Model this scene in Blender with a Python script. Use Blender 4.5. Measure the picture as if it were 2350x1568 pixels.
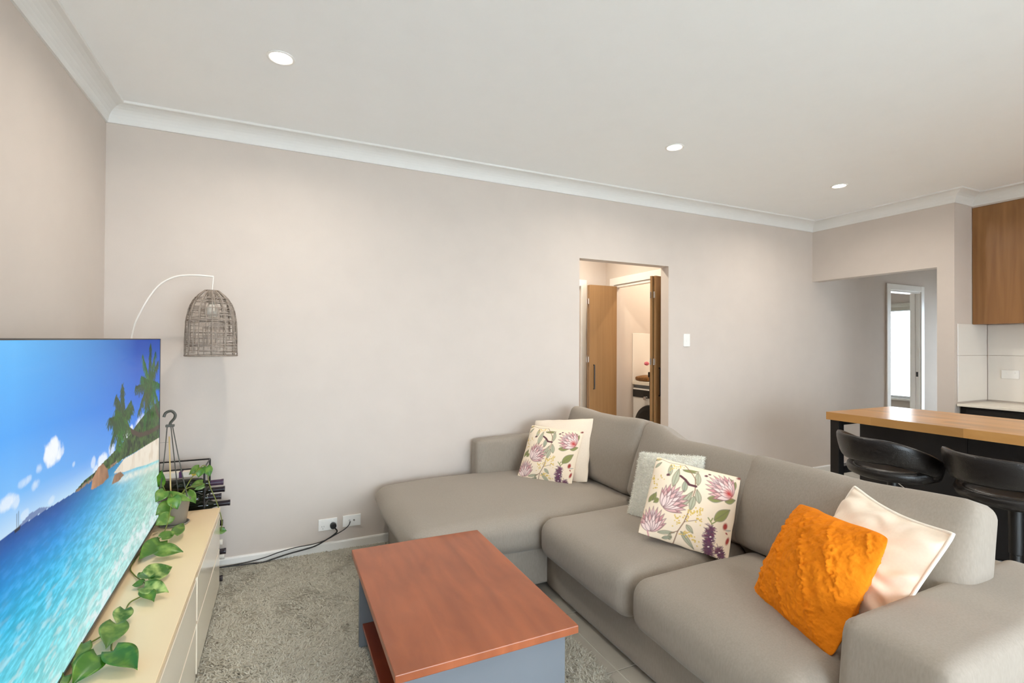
import bpy, bmesh, math, random
import numpy as np
from mathutils import Vector, Matrix, noise as mnoise

for o in list(bpy.data.objects):
    bpy.data.objects.remove(o, do_unlink=True)
scene = bpy.context.scene
C = scene.collection
rng = np.random.default_rng(7)
random.seed(7)

# ------------------------------------------------------------------ camera
F_PX, YAW, PITCH, ROLL, CAM_H = 1134.665, 0.43722, 0.00797, 0.00495, 1.3672
fw = Vector((math.sin(YAW) * math.cos(PITCH), math.cos(YAW) * math.cos(PITCH), math.sin(PITCH)))
rt = Vector((math.cos(YAW), -math.sin(YAW), 0))
up = rt.cross(fw)
rt, up = rt * math.cos(ROLL) + up * math.sin(ROLL), up * math.cos(ROLL) - rt * math.sin(ROLL)
cam_data = bpy.data.cameras.new('camera')
cam_data.sensor_width = 36.0
cam_data.lens = F_PX / 2350 * 36.0
cam_data.clip_start = 0.02
cam = bpy.data.objects.new('camera', cam_data)
C.objects.link(cam)
cam.matrix_world = Matrix(((rt.x, up.x, -fw.x, 0), (rt.y, up.y, -fw.y, 0), (rt.z, up.z, -fw.z, CAM_H), (0, 0, 0, 1)))
scene.camera = cam

# ------------------------------------------------------------------ world, daylight, exposure
world = bpy.data.worlds.new('sky')
scene.world = world
world.use_nodes = True
bgn = world.node_tree.nodes['Background']
bgn.inputs[0].default_value = (0.83, 0.94, 1.08, 1)
bgn.inputs[1].default_value = 12.0
vs = scene.view_settings
vs.view_transform = 'Standard'
vs.look = 'None'
vs.exposure = 0.11
vs.gamma = 1.0
vs.use_curve_mapping = False
scene.cycles.use_denoising = True
scene.cycles.max_bounces = 8
scene.cycles.diffuse_bounces = 6
scene.cycles.adaptive_threshold = 0.05
scene.cycles.adaptive_min_samples = 20
scene.cycles.use_light_tree = False
scene.cycles.sample_clamp_indirect = 8.0
DOWNLIGHT_W = 9.0

def portal(name, loc, sx, sy, rot):
    """sampling aid in a window opening: guides sky light, adds none"""
    d = bpy.data.lights.new(name, 'AREA')
    d.shape = 'RECTANGLE'; d.size = sx; d.size_y = sy
    d.cycles.is_portal = True
    o = bpy.data.objects.new(name, d); C.objects.link(o)
    o.location = loc; o.rotation_euler = rot
    return o
portal('window_portal', (1.6, -2.52, 1.12), 4.2, 2.0, (math.radians(-90), 0, math.radians(180)))
portal('passage_portal', (8.72, 2.85, 1.05), 0.68, 1.94, (math.radians(90), 0, math.radians(90)))
portal('bedroom_portal', (9.72, 5.05, 1.28), 1.68, 1.53, (math.radians(90), 0, math.radians(90)))

# ------------------------------------------------------------------ materials
def lin(c):
    out = []
    for v in c:
        v /= 255.0
        out.append(v / 12.92 if v <= 0.04045 else ((v + 0.055) / 1.055) ** 2.4)
    return (out[0], out[1], out[2], 1.0)

def new_mat(name):
    m = bpy.data.materials.new(name); m.use_nodes = True
    nt = m.node_tree
    return m, nt, nt.nodes['Principled BSDF']

def nd(nt, typ, **kw):
    n = nt.nodes.new(typ)
    for k, v in kw.items():
        setattr(n, k, v)
    return n

def coords(nt, scale=(1, 1, 1), kind='Object', rot=(0, 0, 0)):
    tc = nd(nt, 'ShaderNodeTexCoord'); mp = nd(nt, 'ShaderNodeMapping')
    mp.inputs['Scale'].default_value = scale
    mp.inputs['Rotation'].default_value = rot
    nt.links.new(tc.outputs[kind], mp.inputs['Vector'])
    return mp.outputs['Vector']

def plain(name, col, rough=0.5, metal=0.0, bump=0.0, bscale=60.0, var=0.0, vscale=6.0, spec=None, sheen=0.0, coat=0.0):
    m, nt, b = new_mat(name)
    c = lin(col)
    b.inputs['Roughness'].default_value = rough
    b.inputs['Metallic'].default_value = metal
    if spec is not None: b.inputs['Specular IOR Level'].default_value = spec
    if sheen: b.inputs['Sheen Weight'].default_value = sheen
    if coat: b.inputs['Coat Weight'].default_value = coat
    vec = coords(nt)
    n1 = nd(nt, 'ShaderNodeTexNoise'); n1.inputs['Scale'].default_value = vscale; n1.inputs['Detail'].default_value = 3
    nt.links.new(vec, n1.inputs['Vector'])
    r = nd(nt, 'ShaderNodeValToRGB')
    lo = [max(0, x * (1 - var)) for x in c[:3]] + [1]; hi = [min(1, x * (1 + var)) for x in c[:3]] + [1]
    r.color_ramp.elements[0].position = 0.3; r.color_ramp.elements[1].position = 0.7
    r.color_ramp.elements[0].color = lo; r.color_ramp.elements[1].color = hi
    nt.links.new(n1.outputs['Fac'], r.inputs['Fac'])
    nt.links.new(r.outputs['Color'], b.inputs['Base Color'])
    if bump:
        n2 = nd(nt, 'ShaderNodeTexNoise'); n2.inputs['Scale'].default_value = bscale; n2.inputs['Detail'].default_value = 2
        nt.links.new(vec, n2.inputs['Vector'])
        bp = nd(nt, 'ShaderNodeBump'); bp.inputs['Strength'].default_value = bump; bp.inputs['Distance'].default_value = 0.01
        nt.links.new(n2.outputs['Fac'], bp.inputs['Height']); nt.links.new(bp.outputs['Normal'], b.inputs['Normal'])
    return m

def fabric(name, col, var=0.06, streak=(60, 60, 14), bump=0.25, rough=0.95):
    m, nt, b = new_mat(name)
    c = lin(col)
    vec = coords(nt, streak)
    n1 = nd(nt, 'ShaderNodeTexNoise'); n1.inputs['Scale'].default_value = 3.0; n1.inputs['Detail'].default_value = 4
    nt.links.new(vec, n1.inputs['Vector'])
    r = nd(nt, 'ShaderNodeValToRGB')
    r.color_ramp.elements[0].position = 0.3; r.color_ramp.elements[1].position = 0.7
    r.color_ramp.elements[0].color = [x * (1 - var) for x in c[:3]] + [1]
    r.color_ramp.elements[1].color = [x * (1 + var) for x in c[:3]] + [1]
    nt.links.new(n1.outputs['Fac'], r.inputs['Fac']); nt.links.new(r.outputs['Color'], b.inputs['Base Color'])
    b.inputs['Roughness'].default_value = rough
    b.inputs['Sheen Weight'].default_value = 0.15
    b.inputs['Specular IOR Level'].default_value = 0.2
    bp = nd(nt, 'ShaderNodeBump'); bp.inputs['Strength'].default_value = bump; bp.inputs['Distance'].default_value = 0.002
    nt.links.new(n1.outputs['Fac'], bp.inputs['Height']); nt.links.new(bp.outputs['Normal'], b.inputs['Normal'])
    return m

def wood(name, dark, light, scale=(1, 1, 1), rough=0.4, contrast=(0.25, 0.75), wavescale=2.5, dist=4.0, coat=0.0, perobj=0.0, bands='X'):
    m, nt, b = new_mat(name)
    vec = coords(nt, scale)
    src = vec
    if perobj:
        oi = nd(nt, 'ShaderNodeObjectInfo'); ad = nd(nt, 'ShaderNodeVectorMath', operation='ADD')
        ml = nd(nt, 'ShaderNodeMath', operation='MULTIPLY'); ml.inputs[1].default_value = 37.0
        nt.links.new(oi.outputs['Random'], ml.inputs[0]); nt.links.new(vec, ad.inputs[0]); nt.links.new(ml.outputs[0], ad.inputs[1])
        src = ad.outputs[0]
    w = nd(nt, 'ShaderNodeTexWave', wave_type='BANDS', bands_direction=bands)
    w.inputs['Scale'].default_value = wavescale; w.inputs['Distortion'].default_value = dist
    w.inputs['Detail'].default_value = 3; w.inputs['Detail Scale'].default_value = 1.2
    n = nd(nt, 'ShaderNodeTexNoise'); n.inputs['Scale'].default_value = 2.6; n.inputs['Detail'].default_value = 5; n.inputs['Distortion'].default_value = 0.6
    nt.links.new(src, w.inputs['Vector']); nt.links.new(src, n.inputs['Vector'])
    mx = nd(nt, 'ShaderNodeMix', data_type='FLOAT'); mx.inputs['Factor'].default_value = 0.93
    nt.links.new(w.outputs['Fac'], mx.inputs[2]); nt.links.new(n.outputs['Fac'], mx.inputs[3])
    r = nd(nt, 'ShaderNodeValToRGB')
    r.color_ramp.elements[0].position = contrast[0]; r.color_ramp.elements[1].position = contrast[1]
    r.color_ramp.elements[0].color = lin(dark); r.color_ramp.elements[1].color = lin(light)
    nt.links.new(mx.outputs[0], r.inputs['Fac'])
    out = r.outputs['Color']
    if perobj:
        hs = nd(nt, 'ShaderNodeHueSaturation')
        mr = nd(nt, 'ShaderNodeMapRange'); mr.inputs[3].default_value = 1 - perobj; mr.inputs[4].default_value = 1 + perobj
        nt.links.new(oi.outputs['Random'], mr.inputs[0]); nt.links.new(mr.outputs[0], hs.inputs['Value'])
        nt.links.new(out, hs.inputs['Color']); out = hs.outputs['Color']
    nt.links.new(out, b.inputs['Base Color'])
    b.inputs['Roughness'].default_value = rough
    if coat: b.inputs['Coat Weight'].default_value = coat; b.inputs['Coat Roughness'].default_value = 0.15
    return m

def emit(name, col, strength):
    m, nt, b = new_mat(name)
    b.inputs['Base Color'].default_value = col
    b.inputs['Emission Color'].default_value = col
    b.inputs['Emission Strength'].default_value = strength
    return m

def printed(name, attr='print', rough=0.9, emission=False):
    m, nt, b = new_mat(name)
    a = nd(nt, 'ShaderNodeVertexColor'); a.layer_name = attr
    if emission:
        b.inputs['Base Color'].default_value = (0.01, 0.01, 0.012, 1)
        nt.links.new(a.outputs['Color'], b.inputs['Emission Color'])
        b.inputs['Emission Strength'].default_value = 0.88
        b.inputs['Specular IOR Level'].default_value = 0.06
    else:
        nt.links.new(a.outputs['Color'], b.inputs['Base Color'])
        vec = coords(nt, (300, 300, 300)); n = nd(nt, 'ShaderNodeTexNoise'); n.inputs['Scale'].default_value = 1.0
        nt.links.new(vec, n.inputs['Vector'])
        bp = nd(nt, 'ShaderNodeBump'); bp.inputs['Strength'].default_value = 0.1; bp.inputs['Distance'].default_value = 0.001
        nt.links.new(n.outputs['Fac'], bp.inputs['Height']); nt.links.new(bp.outputs['Normal'], b.inputs['Normal'])
        b.inputs['Specular IOR Level'].default_value = 0.2
    b.inputs['Roughness'].default_value = rough
    return m

def glass_mat(name):
    m = bpy.data.materials.new(name); m.use_nodes = True
    nt = m.node_tree; nt.nodes.clear()
    out = nd(nt, 'ShaderNodeOutputMaterial'); mx = nd(nt, 'ShaderNodeMixShader')
    tr = nd(nt, 'ShaderNodeBsdfTransparent'); gl = nd(nt, 'ShaderNodeBsdfGlossy'); gl.inputs['Roughness'].default_value = 0.02
    tr.inputs[0].default_value = (0.96, 0.98, 0.97, 1)
    fr = nd(nt, 'ShaderNodeFresnel'); fr.inputs[0].default_value = 1.45
    nt.links.new(fr.outputs[0], mx.inputs[0]); nt.links.new(tr.outputs[0], mx.inputs[1]); nt.links.new(gl.outputs[0], mx.inputs[2])
    nt.links.new(mx.outputs[0], out.inputs[0])
    return m

def leaf_mat(name, base, light, variegated=0.0):
    m, nt, b = new_mat(name)
    vec = coords(nt, (1, 1, 1)); n = nd(nt, 'ShaderNodeTexNoise'); n.inputs['Scale'].default_value = 30; n.inputs['Detail'].default_value = 2
    nt.links.new(vec, n.inputs['Vector'])
    r = nd(nt, 'ShaderNodeValToRGB')
    r.color_ramp.elements[0].position = 0.45 - 0.1 * variegated; r.color_ramp.elements[1].position = 0.72 - 0.1 * variegated
    r.color_ramp.elements[0].color = lin(base); r.color_ramp.elements[1].color = lin(light)
    nt.links.new(n.outputs['Fac'], r.inputs['Fac']); nt.links.new(r.outputs['Color'], b.inputs['Base Color'])
    b.inputs['Roughness'].default_value = 0.35
    b.inputs['Subsurface Weight'].default_value = 0.0
    return m

M = {
    'wall': plain('wall_paint', (208, 196, 186), 0.75, var=0.015, bump=0.03, bscale=220),
    'ceil': plain('ceiling_paint', (248, 249, 249), 0.8, var=0.01),
    'cornice': plain('cornice_paint', (230, 228, 224), 0.6, var=0.01),
    'trim': plain('trim_paint', (236, 232, 226), 0.35, var=0.01),
    'tile': plain('floor_tile', (188, 180, 166), 0.35, var=0.05, vscale=9),
    'grout': plain('grout', (226, 222, 210), 0.9, var=0.03),
    'splash': plain('splash_tile', (232, 226, 218), 0.12, var=0.01),
    'sofa': fabric('grey_upholstery', (152, 141, 129)),
    'tabletop': wood('cherry_laminate', (138, 74, 44), (172, 97, 60), (4.5, 1.1, 1), 0.33, wavescale=1.2, dist=5.0),
    'shelf': wood('cherry_shelf', (118, 44, 22), (150, 66, 36), (4.5, 1.1, 1), 0.35, wavescale=1.2, dist=5.0),
    'bluegrey': plain('grey_laminate', (112, 116, 122), 0.5, var=0.02),
    'gloss': plain('gloss_white', (240, 228, 206), 0.12, var=0.005),
    'cabtop': plain('cream_top', (250, 221, 178), 0.22, var=0.01),
    'black': plain('black_metal', (22, 20, 20), 0.4, var=0.1),
    'blackwood': plain('black_panel', (24, 22, 23), 0.5, var=0.15, vscale=20),
    'leather': plain('black_leather', (30, 27, 26), 0.33, var=0.1, bump=0.12, bscale=180),
    'chrome': plain('chrome', (225, 225, 228), 0.08, metal=1.0),
    'bench': wood('oak_stave', (172, 122, 66), (200, 150, 90), (3, 0.9, 3), 0.28, wavescale=1.5, dist=3.0, perobj=0.15),
    'kwood': wood('kitchen_veneer', (128, 88, 50), (160, 114, 68), (7, 7, 0.5), 0.4, wavescale=1.1, dist=2.0, bands='Y', perobj=0.04),
    'lwood': wood('laundry_veneer', (136, 100, 62), (160, 122, 80), (9, 9, 0.5), 0.42, contrast=(0.1, 0.9), wavescale=1.1, dist=2.0, perobj=0.04),
    'whitebench': plain('stone_benchtop', (236, 228, 214), 0.2, var=0.02, vscale=40),
    'white': plain('white_plastic', (240, 238, 234), 0.35),
    'whitemetal': plain('white_metal', (236, 230, 222), 0.4),
    'appliance': plain('white_enamel', (230, 228, 224), 0.25),
    'dark': plain('dark_plastic', (34, 32, 30), 0.3),
    'rattan': plain('grey_rattan', (150, 136, 124), 0.8, var=0.18, vscale=60),
    'bezel': plain('tv_bezel', (58, 50, 44), 0.35),
    'cable': plain('black_cable', (34, 32, 32), 0.5),
    'pot': plain('grey_plastic_pot', (128, 122, 112), 0.35, var=0.04),
    'hanger': plain('dark_grey_plastic', (82, 80, 74), 0.4),
    'soil': plain('soil', (46, 34, 30), 0.95, bump=0.6, bscale=90, var=0.3),
    'leafA': leaf_mat('leaf_green', (58, 104, 22), (104, 140, 40)),
    'leafB': leaf_mat('leaf_variegated', (52, 100, 24), (176, 190, 110), 0.6),
    'leafC': leaf_mat('leaf_olive', (74, 110, 34), (126, 150, 64)),
    'stem': plain('vine_stem', (112, 120, 42), 0.5, var=0.15),
    'bottle': plain('dark_bottle_glass', (26, 30, 20), 0.08, var=0.1),
    'capsule': plain('black_capsule', (40, 32, 38), 0.25, var=0.1),
    'capsule_p': plain('plum_capsule', (64, 44, 66), 0.25, var=0.1),
    'capsule_w': plain('white_capsule', (226, 220, 208), 0.35),
    'paper': plain('paper_label', (226, 216, 202), 0.7),
    'purple': plain('purple_print', (78, 34, 84), 0.6),
    'yellow': plain('yellow_print', (222, 186, 60), 0.5),
    'bamboo': plain('bamboo', (206, 176, 120), 0.6, var=0.1),
    'cream': fabric('cream_cotton', (240, 224, 204), 0.02, (40, 40, 40), 0.12),
    'piped': fabric('cream_sateen', (242, 226, 206), 0.02, (40, 40, 40), 0.1, 0.6),
    'piping': plain('white_piping', (246, 238, 226), 0.6),
    'fluffy': plain('fluffy_plush', (244, 242, 232), 1.0, var=0.06, vscale=30, bump=0.5, bscale=120, sheen=0.5),
    'orange': plain('orange_cotton', (230, 130, 22), 0.9, var=0.08, vscale=14, bump=0.35, bscale=70, spec=0.15),
    'rug': plain('rug_backing', (150, 146, 134), 1.0, var=0.05),
    'pile': plain('rug_pile', (182, 176, 161), 1.0, var=0.05, vscale=9, spec=0.1),
    'glass': glass_mat('window_glass'),
    'alu': plain('white_frame', (226, 228, 228), 0.35),
    'blind': plain('blind_fabric', (212, 206, 194), 0.8),
    'lens': emit('downlight_lens', (1.0, 0.93, 0.80, 1), 14.0),
    'lampbulb': plain('frosted_bulb', (220, 212, 200), 0.3),
    'pinkplastic': plain('pink_plastic', (196, 96, 112), 0.4),
    'browncloth': fabric('brown_cloth', (122, 84, 44), 0.3, (20, 20, 20)),
    'ground': plain('outside_bounce_ground', (214, 212, 206), 0.9, var=0.1),  # kept pale so daylight bounces up to the ceiling
    'print': printed('floral_print'),
    'screen': printed('screen_picture', rough=0.3, emission=True),
}

M['screen'].cycles.emission_sampling = 'NONE'
M['lens'].cycles.emission_sampling = 'NONE'

# ------------------------------------------------------------------ mesh helpers
def link(o, parent=None):
    C.objects.link(o)
    if parent is not None:
        o.parent = parent
        o.matrix_parent_inverse = Matrix.Identity(4)
    return o

def put(name, bm, mat, parent=None, smooth=False, org=None):
    """bm is in world space; org = origin of the thing (parent's location is subtracted by the caller's empties at identity rotation)"""
    me = bpy.data.meshes.new(name)
    bmesh.ops.recalc_face_normals(bm, faces=bm.faces)
    base = Vector((0, 0, 0))
    if parent is not None:
        base = world_loc(parent)
    if org is None:
        org = base if parent is not None else Vector((0, 0, 0))
    bmesh.ops.translate(bm, verts=bm.verts, vec=-Vector(org))
    bm.to_mesh(me); bm.free()
    if smooth:
        for p in me.polygons: p.use_smooth = True
    me.materials.append(M[mat] if isinstance(mat, str) else mat)
    o = bpy.data.objects.new(name, me)
    link(o, parent)
    o.location = Vector(org) - base
    return o

def world_loc(o):
    v = Vector(o.location)
    while o.parent is not None:
        o = o.parent; v += Vector(o.location)
    return v

def tag(o, label, cat, group=None):
    o['label'] = label; o['category'] = cat
    if group: o['group'] = group
    return o

def struct(o):
    o['kind'] = 'structure'; return o

def thing(name, loc, label, cat, group=None):
    o = bpy.data.objects.new(name, None); C.objects.link(o)
    o.location = loc; o.empty_display_size = 0.1
    return tag(o, label, cat, group)

def B():
    return bmesh.new()

def box(bm, x0, x1, y0, y1, z0, z1, bev=0.0, seg=2):
    r = bmesh.ops.create_cube(bm, size=1.0)
    vs_ = r['verts']
    for v in vs_:
        v.co = Vector(((x0 + x1) / 2 + v.co.x * (x1 - x0), (y0 + y1) / 2 + v.co.y * (y1 - y0), (z0 + z1) / 2 + v.co.z * (z1 - z0)))
    if bev > 0:
        es = set()
        for v in vs_: es.update(v.link_edges)
        bmesh.ops.bevel(bm, geom=list(es), offset=bev, segments=seg, profile=0.5, affect='EDGES')
    return bm

def bx(*a, **k):
    return box(B(), *a, **k)

def obox(center, ax, ay, az, hx, hy, hz, bev=0.0):
    """oriented box from axis vectors and half sizes"""
    bm = bx(-hx, hx, -hy, hy, -hz, hz, bev=bev)
    m = Matrix(((ax[0], ay[0], az[0], center[0]), (ax[1], ay[1], az[1], center[1]), (ax[2], ay[2], az[2], center[2]), (0, 0, 0, 1)))
    bmesh.ops.transform(bm, matrix=m, verts=bm.verts)
    return bm

def smooth_path(pts, n=8):
    pts = [Vector(p) for p in pts]
    if len(pts) < 3: return pts
    out = []
    P = [pts[0] * 2 - pts[1]] + pts + [pts[-1] * 2 - pts[-2]]
    for i in range(1, len(P) - 2):
        a, b, c, d = P[i - 1], P[i], P[i + 1], P[i + 2]
        for k in range(n):
            t = k / n
            out.append(0.5 * ((2 * b) + (c - a) * t + (2 * a - 5 * b + 4 * c - d) * t * t + (3 * b - a - 3 * c + d) * t ** 3))
    out.append(pts[-1])
    return out

def tube(bm, pts, r, seg=8, rfun=None, caps=True):
    pts = [Vector(p) for p in pts]
    n = len(pts)
    t0 = (pts[1] - pts[0]).normalized()
    u = t0.orthogonal().normalized()
    rings = []
    for i, p in enumerate(pts):
        t = (pts[min(i + 1, n - 1)] - pts[max(i - 1, 0)]).normalized()
        u = (u - t * u.dot(t)).normalized(); v = t.cross(u)
        rr = r if rfun is None else rfun(i / (n - 1))
        rings.append([bm.verts.new(p + (u * math.cos(a) + v * math.sin(a)) * rr) for a in [2 * math.pi * k / seg for k in range(seg)]])
    for i in range(n - 1):
        for k in range(seg):
            bm.faces.new((rings[i][k], rings[i][(k + 1) % seg], rings[i + 1][(k + 1) % seg], rings[i + 1][k]))
    if caps:
        bm.faces.new(rings[0][::-1]); bm.faces.new(rings[-1])
    return bm

def lathe(bm, prof, center=(0, 0, 0), seg=28, axis='Z'):
    """prof: list of (r, h)"""
    cx, cy, cz = center
    rings = []
    for r, h in prof:
        ring = []
        for k in range(seg):
            a = 2 * math.pi * k / seg
            if axis == 'Z': co = (cx + r * math.cos(a), cy + r * math.sin(a), cz + h)
            elif axis == 'X': co = (cx + h, cy + r * math.cos(a), cz + r * math.sin(a))
            else: co = (cx + r * math.cos(a), cy + h, cz + r * math.sin(a))
            ring.append(bm.verts.new(co))
        rings.append(ring)
    for i in range(len(rings) - 1):
        for k in range(seg):
            bm.faces.new((rings[i][k], rings[i][(k + 1) % seg], rings[i + 1][(k + 1) % seg], rings[i + 1][k]))
    for ring in (rings[0], rings[-1]):
        try: bm.faces.new(ring)
        except ValueError: pass
    return bm

def rbox(sx, sy, sz, r, n=14, bulge=(0, 0, 0), wob=0.0, seed=0.0):
    """soft upholstered box, half sizes sx,sy,sz, corner radius r, bulged faces"""
    bm = B()
    bmesh.ops.create_cube(bm, size=2.0)
    bmesh.ops.subdivide_edges(bm, edges=bm.edges[:], cuts=n, use_grid_fill=True)
    def ease(t):   # push more loops to the borders
        return math.copysign(abs(t) ** 0.62, t)
    for v in bm.verts:
        q = Vector((ease(v.co.x), ease(v.co.y), ease(v.co.z)))
        p = Vector((q.x * sx, q.y * sy, q.z * sz))
        inner = Vector((max(-sx + r, min(sx - r, p.x)), max(-sy + r, min(sy - r, p.y)), max(-sz + r, min(sz - r, p.z))))
        d = p - inner
        if d.length > 1e-9: p = inner + d.normalized() * r
        a, b_, c = 1 - (p.x / sx) ** 2, 1 - (p.y / sy) ** 2, 1 - (p.z / sz) ** 2
        p2 = Vector((p.x + bulge[0] * (p.x / sx) * max(0, b_) * max(0, c), p.y + bulge[1] * (p.y / sy) * max(0, a) * max(0, c), p.z + bulge[2] * (p.z / sz) * max(0, a) * max(0, b_)))
        if wob:
            s = Vector((p.x * 4 + seed, p.y * 4 - seed, p.z * 4 + seed * 2))
            p2 += Vector((mnoise.noise(s), mnoise.noise(s + Vector((9, 1, 4))), mnoise.noise(s + Vector((3, 7, 2))))) * wob
        v.co = p2
    return bm

def place(bm, loc, rot=None):
    m = Matrix.Translation(Vector(loc))
    if rot is not None: m = m @ rot
    bmesh.ops.transform(bm, matrix=m, verts=bm.verts)
    return bm

# ------------------------------------------------------------------ the setting
D, L, R = 3.448, -0.892, 5.176
HC, ZC = 2.60, 2.70
REAR = -2.4
KB = 5.72      # kitchen back wall

def wall(name, *a):
    return struct(put(name, bx(*a), 'wall'))

floor = struct(put('floor', bx(-1.1, 9.9, -2.6, 6.2, -0.12, -0.004), 'grout'))
PT, G = 0.465, 0.0022
tile_me = None
for i in range(-5, 17):
    for j in range(-9, 4):
        x0 = 1.296 + i * PT; y0 = 1.7035 + j * PT
        xa, xb, ya, yb = max(x0 + G, L), min(x0 + PT - G, 8.55), max(y0 + G, REAR), min(y0 + PT - G, D)
        if xb - xa < 0.02 or yb - ya < 0.02: continue
        if x0 > KB and y0 + PT < 2.2: continue
        full = abs(xb - xa - (PT - 2 * G)) < 1e-6 and abs(yb - ya - (PT - 2 * G)) < 1e-6
        if full and tile_me is not None:
            o = bpy.data.objects.new('tile', tile_me); link(o, floor)
            o.location = ((xa + xb) / 2, (ya + yb) / 2, 0)
        else:
            o = put('tile', bx(xa, xb, ya, yb, -0.004, 0.0, bev=0.0012, seg=1), 'tile', floor, org=((xa + xb) / 2, (ya + yb) / 2, 0))
            if full: tile_me = o.data

struct(put('ceiling', bx(-1.1, 9.7, -2.6, 6.2, ZC, ZC + 0.1), 'ceil'))
wall('wall_left', L - 0.12, L, REAR - 0.12, D + 0.1, 0, ZC)
# back wall with the doorway to the laundry hall and, further along, the bedroom door
DX0, DX1, DZ = 2.222, 3.172, 2.090
BX0, BX1, BZ = 6.60, 7.26, 2.06
bm = B()
box(bm, L, DX0, D, D + 0.1, 0, ZC); box(bm, DX1, BX0, D, D + 0.1, 0, ZC); box(bm, BX1, 8.7, D, D + 0.1, 0, ZC)
box(bm, DX0, DX1, D, D + 0.1, DZ, ZC); box(bm, BX0, BX1, D, D + 0.1, BZ, ZC)
struct(put('wall_back', bm, 'wall'))
# header over the passage and the wall end beside it
bm = B()
box(bm, R, R + 0.12, 2.333, D, 2.068, ZC); box(bm, R, 8.7, 2.21, 2.333, 0, ZC)
struct(put('wall_passage', bm, 'wall'))
bm = B()
box(bm, 8.6, 8.7, 2.333, 2.45, 0, ZC); box(bm, 8.6, 8.7, 3.25, D, 0, ZC); box(bm, 8.6, 8.7, 2.45, 3.25, 2.1, ZC)
struct(put('wall_passage_end', bm, 'wall'))
w3 = struct(put('passage_fill_window', bx(8.63, 8.67, 2.45, 2.51, 0, 2.1), 'alu'))  # unseen glazing, added to let more daylight into the passage
for (a, b_, c, d_) in [(3.19, 3.25, 0, 2.1), (2.51, 3.19, 0, .08), (2.51, 3.19, 2.02, 2.1)]:
    put('frame_bar', bx(8.63, 8.67, a, b_, c, d_), 'alu', w3)
put('pane', bx(8.648, 8.652, 2.51, 3.19, .08, 2.02), 'glass', w3)
wall('wall_kitchen', KB, KB + 0.1, REAR, 2.21, 0, ZC)
wall('wall_bulkhead', 5.467, KB, REAR, 2.21, HC - 0.012, ZC)
# rear wall behind the camera with a wide sliding glass door
GX0, GX1, GZ = -0.5, 3.7, 2.15
bm = B()
box(bm, L, GX0, REAR - 0.12, REAR, 0, ZC); box(bm, GX1, KB + 0.1, REAR - 0.12, REAR, 0, ZC); box(bm, GX0, GX1, REAR - 0.12, REAR, GZ, ZC)
struct(put('wall_rear', bm, 'wall'))
# laundry hall
HX, HY = 3.40, 4.72
wall('wall_hall_left', 1.5, 1.6, D + 0.1, HY, 0, ZC)
bm = B()
box(bm, 1.5, 2.24, HY, HY + 0.1, 0, ZC); box(bm, 3.06, 4.5, HY, HY + 0.1, 0, ZC); box(bm, 2.24, 3.06, HY, HY + 0.1, 2.04, ZC)
struct(put('wall_hall_end', bm, 'wall'))
bm = B()
box(bm, HX, HX + 0.08, D + 0.1, 3.70, 0, ZC); box(bm, HX, HX + 0.08, 4.56, HY, 0, ZC); box(bm, HX, HX + 0.08, 3.70, 4.56, 2.05, ZC)
struct(put('wall_laundry', bm, 'wall'))
wall('wall_laundry_side', HX + 0.08, 4.4, 4.62, HY, 0, ZC)
wall('wall_laundry_back', 4.4, 4.5, D + 0.1, 4.62, 0, ZC)
# bedroom beyond the passage
bm = B()
WY0, WY1, WZ0, WZ1 = 4.2, 5.9, 0.50, 2.04
box(bm, 9.6, 9.7, D, WY0, 0, ZC); box(bm, 9.6, 9.7, WY1, 6.2, 0, ZC); box(bm, 9.6, 9.7, WY0, WY1, 0, WZ0); box(bm, 9.6, 9.7, WY0, WY1, WZ1, ZC)
struct(put('wall_bedroom_window', bm, 'wall'))
wall('wall_bedroom_far', 5.9, 9.7, 6.1, 6.2, 0, ZC)
wall('wall_bedroom_side', 5.8, 5.9, D + 0.1, 6.2, 0, ZC)
wall('wall_bedroom_near', 8.7, 9.7, D, D + 0.1, 0, ZC)
struct(put('floor_outside', bx(-8, 20, -14, 12, -0.5, -0.3), 'ground'))  # unseen ground, added for the sky light it bounces indoors

# cove cornice swept along the walls
path = [(L, REAR), (L, D), (R, D), (R, 2.21), (5.467, 2.21), (5.467, REAR)]
prof = [(0.0, 2.60), (0.010, 2.60), (0.012, 2.606)] + [(0.1 - 0.087 * math.cos(a), 2.607 + 0.08 * math.sin(a)) for a in [math.pi / 2 * k / 7 for k in range(1, 8)]] + [(0.102, 2.69), (0.102, ZC)]
def sweep(path, prof):
    bm = B(); n = len(path); rows = []
    for i, p in enumerate(path):
        p = Vector(p)
        def nrm(a, b):
            d = (Vector(b) - Vector(a)).normalized(); return Vector((d.y, -d.x))
        if i == 0: m = nrm(path[0], path[1])
        elif i == n - 1: m = nrm(path[-2], path[-1])
        else:
            a, b = nrm(path[i - 1], path[i]), nrm(path[i], path[i + 1])
            m = (a + b); m = m / (m.dot(a))
        rows.append([bm.verts.new((p.x + m.x * o, p.y + m.y * o, z)) for o, z in prof])
    for i in range(n - 1):
        for k in range(len(prof) - 1):
            bm.faces.new((rows[i][k], rows[i][k + 1], rows[i + 1][k + 1], rows[i + 1][k]))
    return bm
struct(put('trim_1', sweep(path, prof), 'cornice', smooth=False))
sk = [(0.0, 0.0), (0.012, 0.0), (0.012, 0.066), (0.008, 0.074), (0.0, 0.076)]
struct(put('baseboard_left', sweep([(L, REAR), (L, D)], sk), 'trim'))
struct(put('baseboard_back', sweep([(L, D), (DX0, D)], sk), 'trim'))
struct(put('baseboard_back_right', sweep([(DX1, D), (BX0 - 0.07, D)], sk), 'trim'))
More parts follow.
